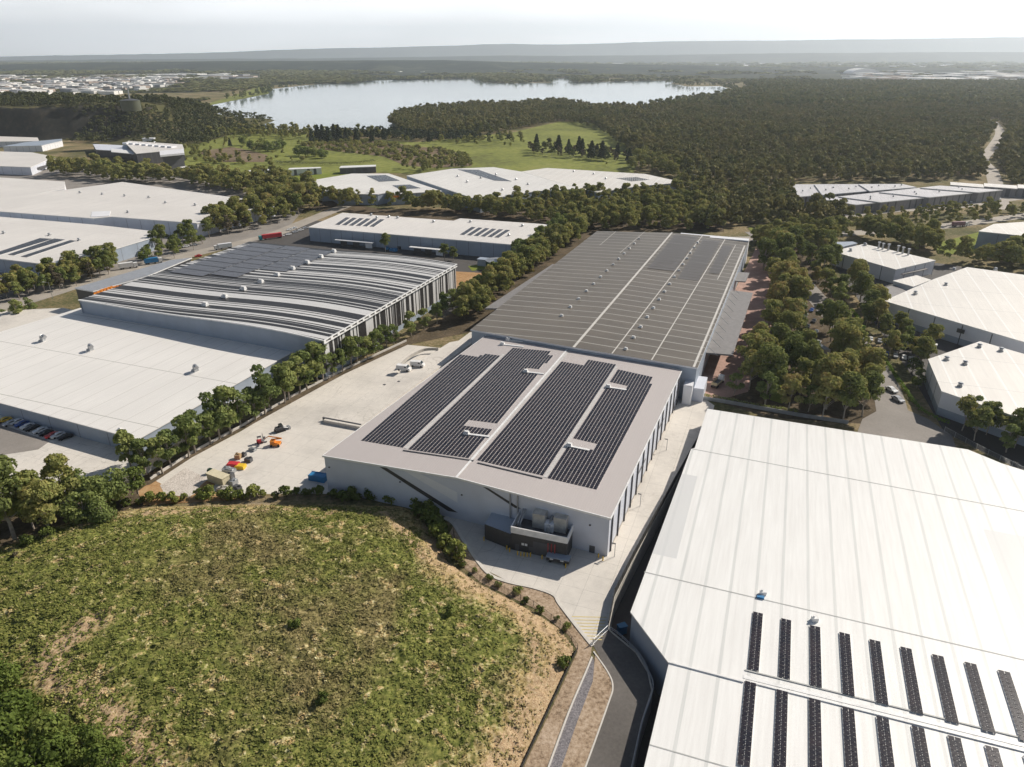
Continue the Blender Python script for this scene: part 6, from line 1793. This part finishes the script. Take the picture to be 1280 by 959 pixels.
# pines
for i, x in enumerate([398, 404, 411, 418, 424, 390, 433, 446, 465, 480, 510, 537]):
    tree('pine', at(x, 176 + (i % 3) * 1.5), 1.0 if i < 5 else .8, '%s tall dark pine on the shore line between lake and meadow' % ords[i], name='pine_tree', group='shore pines')
for i in range(45):
    x = 664 + (i % 15) * 9 + random.uniform(-4, 4); y = 187 + (i // 15) * 3.2 + (i % 15) * .75
    tree(random.choice(['pine', 'wood', 'casu']), at(x, y), random.uniform(.7, 1.0), '%s dark pine from the left, %s line of the meadow grove' % (ords[i % 15], ['rear', 'middle', 'front'][i // 15]), name='pine_tree', group='pine grove on the meadow')
for x, y, lb in ((288, 184, 'dark lone pine on the meadow slope'), (631, 183, 'pair tree on the meadow, left one'), (638, 184, 'pair tree on the meadow, right one'), (758, 207, 'tiny lone sapling on the bright meadow')):
    tree('pine' if x == 288 else 'gum', at(x, y), .5 if y != 207 else .3, lb, name='meadow_tree')

# bushy round clump on the meadow
for i, (x, y) in enumerate([(315, 188), (325, 190), (335, 190), (345, 189), (330, 184), (352, 186), (305, 182), (374, 195), (384, 196), (394, 196), (404, 198)]):
    tree('bush', at(x, y), 1.8, '%s broad round bush from the left on the meadow slope' % ords[i], name='bushy_tree', group='broad bushes on the meadow slope')

# ---- woodland and far tree masses (one object each: nobody could count them)
def lod(rs, nq, Rc, H, size):
    v, _ = make_crown(rs, H, Rc, 7, nq // 7, size, .25, 'gum', .35)
    return v
def wood_mass(name, label, pts, scl, zz, mat, nq, seed, size=2.0, zs=1.0):
    rs_ = np.random.default_rng(seed); var = [lod(rs_, nq, 6.2, 15, size) for _ in range(6)]
    pts = np.asarray(pts); n = len(pts); k = rs_.integers(0, 6, n); out = []
    for j in range(6):
        m = k == j; P_ = pts[m]; s_ = np.asarray(scl)[m]; z_ = np.asarray(zz)[m]; a_ = rs_.uniform(0, 6.28, m.sum())
        ca, sa = np.cos(a_)[:, None], np.sin(a_)[:, None]; v = var[j][None]
        x = (v[..., 0] * ca - v[..., 1] * sa) * s_[:, None] + P_[:, 0:1]; y = (v[..., 0] * sa + v[..., 1] * ca) * s_[:, None] + P_[:, 1:2]
        z = v[..., 2] * s_[:, None] * zs + z_[:, None]
        out.append(np.stack([x, y, z], -1).reshape(-1, 3))
    v = np.concatenate(out)
    me = np_mesh(name, v, np.arange(len(v)).reshape(-1, 4), mat)
    return tag(link(name, me), label, 'woodland', kind='stuff')
def grid_pts(poly_px, spacing, seed, jit=.45):
    W = [(p.x, p.y) for p in atp(poly_px)]; rs_ = np.random.default_rng(seed)
    xs = [p[0] for p in W]; ys = [p[1] for p in W]
    gx, gy = np.meshgrid(np.arange(min(xs), max(xs), spacing), np.arange(min(ys), max(ys), spacing))
    gx = gx + rs_.uniform(-jit, jit, gx.shape) * spacing; gy = gy + rs_.uniform(-jit, jit, gy.shape) * spacing
    m = inpoly(gx, gy, W); return np.stack([gx[m], gy[m]], 1)
W1 = [(856, 240), (846, 212), (800, 200), (765, 175), (745, 160), (700, 152), (640, 164), (590, 172), (545, 174), (500, 165), (486, 156), (494, 147), (520, 141), (560, 139), (640, 134), (700, 131), (745, 136), (795, 140), (840, 137), (1500, 137), (1500, 236), (1262, 236), (1215, 224), (1130, 228), (990, 229)]
W1b = [(855, 244), (984, 238), (986, 262), (1060, 270), (1060, 282), (935, 284), (880, 290), (870, 262)]
W2 = [(795, 140), (840, 133), (880, 126), (925, 119), (940, 113), (930, 107), (960, 104), (1050, 106), (1500, 106), (1500, 137)]
road2 = [(p.x, p.y) for p in atp([(1252, 262), (1240, 215), (1228, 200), (1240, 185), (1250, 165), (1240, 150)])]
p1 = np.concatenate([grid_pts(W1, 9.5, 1), grid_pts(W1b, 8.0, 2)]); p1 = p1[distpoly(p1[:, 0], p1[:, 1], road2, False) > 11]
p1 = p1[vnoise(p1[:, 0] + 300, p1[:, 1], .03) * .6 + vnoise(p1[:, 0], p1[:, 1] + 90, .008) * .4 > .16]
r_ = np.random.default_rng(4)
wood_mass('woodland', 'dense dark eucalyptus forest rolling away to the lake and horizon', p1, r_.uniform(.55, 1.4, len(p1)) * (.8 + .45 * vnoise(p1[:, 0], p1[:, 1], .012)), np.zeros(len(p1)), M_WOOD, 140, 1)
p2 = grid_pts(W2, 17, 3)
wood_mass('far_woodland', 'hazy forest strip beyond the lake arm on the right', p2, r_.uniform(.9, 1.5, len(p2)) * 1.25, np.zeros(len(p2)), M_WOOD, 42, 2, 3.4)
# hill and shore woods on the left
hp = grid_pts([(-300, 178), (90, 178), (260, 182), (285, 168), (400, 174), (500, 172), (500, 165), (420, 166), (290, 163), (262, 156), (235, 140), (-300, 138)], 9.5, 5)
extra = np.stack([np.random.default_rng(8).uniform(-1400, 60, 5200), np.random.default_rng(9).uniform(1000, 1640, 5200)], 1)
extra = extra[hill_h(extra[:, 0], extra[:, 1]) > .5]
hp = np.concatenate([hp, extra])
hh = hill_h(hp[:, 0], hp[:, 1])
pxx = 640 + FOCAL * hp[:, 0] / (hp[:, 1] * math.cos(PITCH) + (CAM_H - hh) * math.sin(PITCH))
okm = ~((hp[:, 0] < -680) & (hp[:, 1] < 1212)) & (hp[:, 1] > 1000) & (vnoise(hp[:, 0], hp[:, 1], .015) > .30)
okm &= ~((hp[:, 0] > -420) & (hp[:, 1] < 1330 ) & (pxx > 235)) 
hp, hh = hp[okm], hh[okm]
wood_mass('hill_woodland', 'scrubby bush covering the low hill and lake shore on the left', hp, r_.uniform(.6, 1.1, len(hp)), hh - .5, mat_leaf('hill_bush_leaves', [(0.32, (0.061, 0.076, 0.030)), (0.5, (0.129, 0.134, 0.053)), (0.66, (0.224, 0.198, 0.091))], .15, .08), 70, 3)
p3 = grid_pts([(380, 172), (500, 168), (640, 178), (560, 178), (480, 176)], 10, 6)
wood_mass('shore_woodland', 'strip of dark trees between the lake and the meadow', p3, r_.uniform(.7, 1.1, len(p3)), np.zeros(len(p3)), M_PINE, 70, 4)
# far bands beyond the lake
def band(n, pts_fn, seed): pass
rs_ = np.random.default_rng(31)
N = 30000
D = np.exp(rs_.uniform(math.log(2300), math.log(14000), N * 2)); sx = rs_.uniform(-.85, .85, N * 2)
x, y = sx * D, D
lakeW = Lw
okm = ~inpoly(x, y, lakeW) & (vnoise(x + 9000, y, .0011) * .6 + vnoise(x, y + 3000, .004) * .4 > .36)
okm &= ~((sx < -.42) & (D < 4600) & (vnoise(x + 100, y, .005) < .62))       # left town
okm &= ~((sx > .1) & (D > 4300) & (D < 7500) & (vnoise(x + 700, y, .004) < .6))
for tp_ in ([(-150, 124), (60, 123), (150, 119), (240, 104), (330, 99), (330, 92), (120, 94), (-150, 95)], [(1060, 101), (1400, 105), (1400, 92), (1060, 91)], [(690, 89), (1500, 93), (1500, 77), (690, 77)]):
    okm &= ~(inpoly(x, y, [(p.x, p.y) for p in atp(tp_)]) & (vnoise(x + 100, y, .006) < .72))
front = inpoly(x, y, [(p.x, p.y) for p in atp([(-400, 132), (240, 130), (340, 105), (930, 104), (960, 110), (1800, 108), (1800, 60), (-1200, 60)][:6])] + [(30000, 16000), (-30000, 16000)])
okm &= front
x, y = x[okm], y[okm]
wood_mass('distant_woodland', 'blue hazed tree cover across the plain beyond the lake', np.stack([x, y], 1), y / 900 * rs_.uniform(.5, .95, len(x)), np.full(len(x), -1.0), M_WOOD, 21, 9, 5.5, zs=.22)
# shore trees around the lake edge
La = np.array(Lw); q_ = []
for i in range(len(La)):
    a, b = La[i], La[(i + 1) % len(La)]
    if a[1] > 2300 or a[0] > 200:
        for k in range(5):
            t_ = rs_.uniform(); c_ = a + (b - a) * t_; q_.append(c_ + rs_.normal(0, 16, 2))
q_ = np.array(q_); 
wood_mass('shore_trees', 'thin line of trees around the far lake shore', q_, r_.uniform(.8, 1.4, len(q_)), np.zeros(len(q_)), M_WOOD, 42, 12, 3.0)
# the town: roofs too many and too small to count
rs_ = np.random.default_rng(77); mbw = MB(); mbd = MB()
def town(poly, n, smin, smax, dk=.7):
    W = [(p.x, p.y) for p in atp(poly)]; xs = [p[0] for p in W]; ys = [p[1] for p in W]; k = 0
    while k < n:
        x, y = rs_.uniform(min(xs), max(xs)), rs_.uniform(min(ys), max(ys))
        if not bool(inpoly(np.array([x]), np.array([y]), W)[0]): continue
        k += 1
        w, d, h = rs_.uniform(smin, smax), rs_.uniform(smin, smax) * dk, rs_.uniform(6, 11)
        m = int(rs_.choice([0, 0, 0, 1, 2]))
        mbw.box((x, y, h / 2), (w, d, h), float(rs_.choice([UA, UA + .3, .1])), m)
town([(-150, 122), (60, 120), (150, 118), (235, 104), (230, 98), (-150, 94)], 900, 15, 75)
town([(130, 104), (330, 98), (290, 93), (120, 95)], 60, 60, 170)
town([(700, 88), (1400, 92), (1400, 80), (700, 80)], 330, 90, 380, 1.5)
town([(330, 97), (480, 92), (640, 89), (640, 84), (330, 84)], 110, 12, 60)
town([(1060, 100), (1400, 104), (1400, 93), (1060, 92)], 150, 40, 150, 1.3)
town([(1195, 140), (1290, 143), (1330, 124), (1230, 122)], 40, 12, 26)
m_ = mbw.build('distant_town', [paint('town_white', (.78, .76, .72), .6), paint('town_grey', (.3, .3, .32), .6), paint('town_tan', (.42, .33, .27), .7)])
tag(m_, 'sprawl of pale roofs far away across the plain', 'town', kind='stuff')
# white arched hall in the distance
D0 = at(1082, 92.5); mb = MB(); n_ = 12
for i in range(n_):
    a0, a1 = math.pi * i / n_, math.pi * (i + 1) / n_
    p = [(D0.x - 110 * math.cos(a0), D0.y, 38 * math.sin(a0)), (D0.x - 110 * math.cos(a1), D0.y, 38 * math.sin(a1))]
    mb.face([p[0], p[1], (p[1][0], p[1][1] + 160, p[1][2]), (p[0][0], p[0][1] + 160, p[0][2])][::-1])
    mb.face([(p[0][0], p[0][1], 0), (p[1][0], p[1][1], 0), p[1], p[0]])
single(mb, 'arched_hall', M_TRIM, 'long white arched hall standing out in the distant town', 'hall')
for i, (x, y, w, d, lb) in enumerate([(205, 96.5, 260, 60, 'longest cream roof in the far left town'), (1020, 90, 300, 90, 'wide cream roof right of centre in the distant town'), (800, 88.5, 260, 60, 'long pale roof beyond the lake arm'), (735, 85, 220, 70, 'isolated pale shed above the lake')]):
    p = at(x, y); mb = MB(); mb.box((p.x, p.y, 6), (w, d, 12), .05); mb.box((p.x, p.y, 12.4), (w * 1.02, d * 1.05, .8), .05)
    single(mb, 'distant_shed', M_FARW, lb, 'shed')

# ------------------------------------------------------------------ air
me = bpy.data.meshes.new('haze')
X0, Y0a, Y1 = 33500, -2500, 33800
zb, zt = -7.2, 1300
vs = [(x, y, z) for z in (zb, zt) for x, y in ((-X0, Y0a), (X0, Y0a), (X0, Y1), (-X0, Y1))]
# the box encloses the ground sheet as well
X0 = S + 200
vs = [(x, y, z) for z in (zb, zt) for x, y in ((-X0, -X0), (X0, -X0), (X0, X0), (-X0, X0))]
me.from_pydata(vs, [], [(0, 3, 2, 1), (4, 5, 6, 7), (0, 1, 5, 4), (1, 2, 6, 5), (2, 3, 7, 6), (3, 0, 4, 7)])
hm = bpy.data.materials.new('haze_air'); hm.use_nodes = True
hn = hm.node_tree.nodes; hn.remove(hn['Principled BSDF'])
pv = hn.new('ShaderNodeVolumePrincipled')
pv.inputs['Color'].default_value = (0.84, 0.92, 1.0, 1)
pv.inputs['Density'].default_value = 4.8e-5
pv.inputs['Anisotropy'].default_value = 0.4
hm.node_tree.links.new(pv.outputs[0], hn['Material Output'].inputs['Volume'])
me.materials.append(hm)
tag(link('haze', me), 'pale summer haze over the plain', 'haze', kind='stuff')
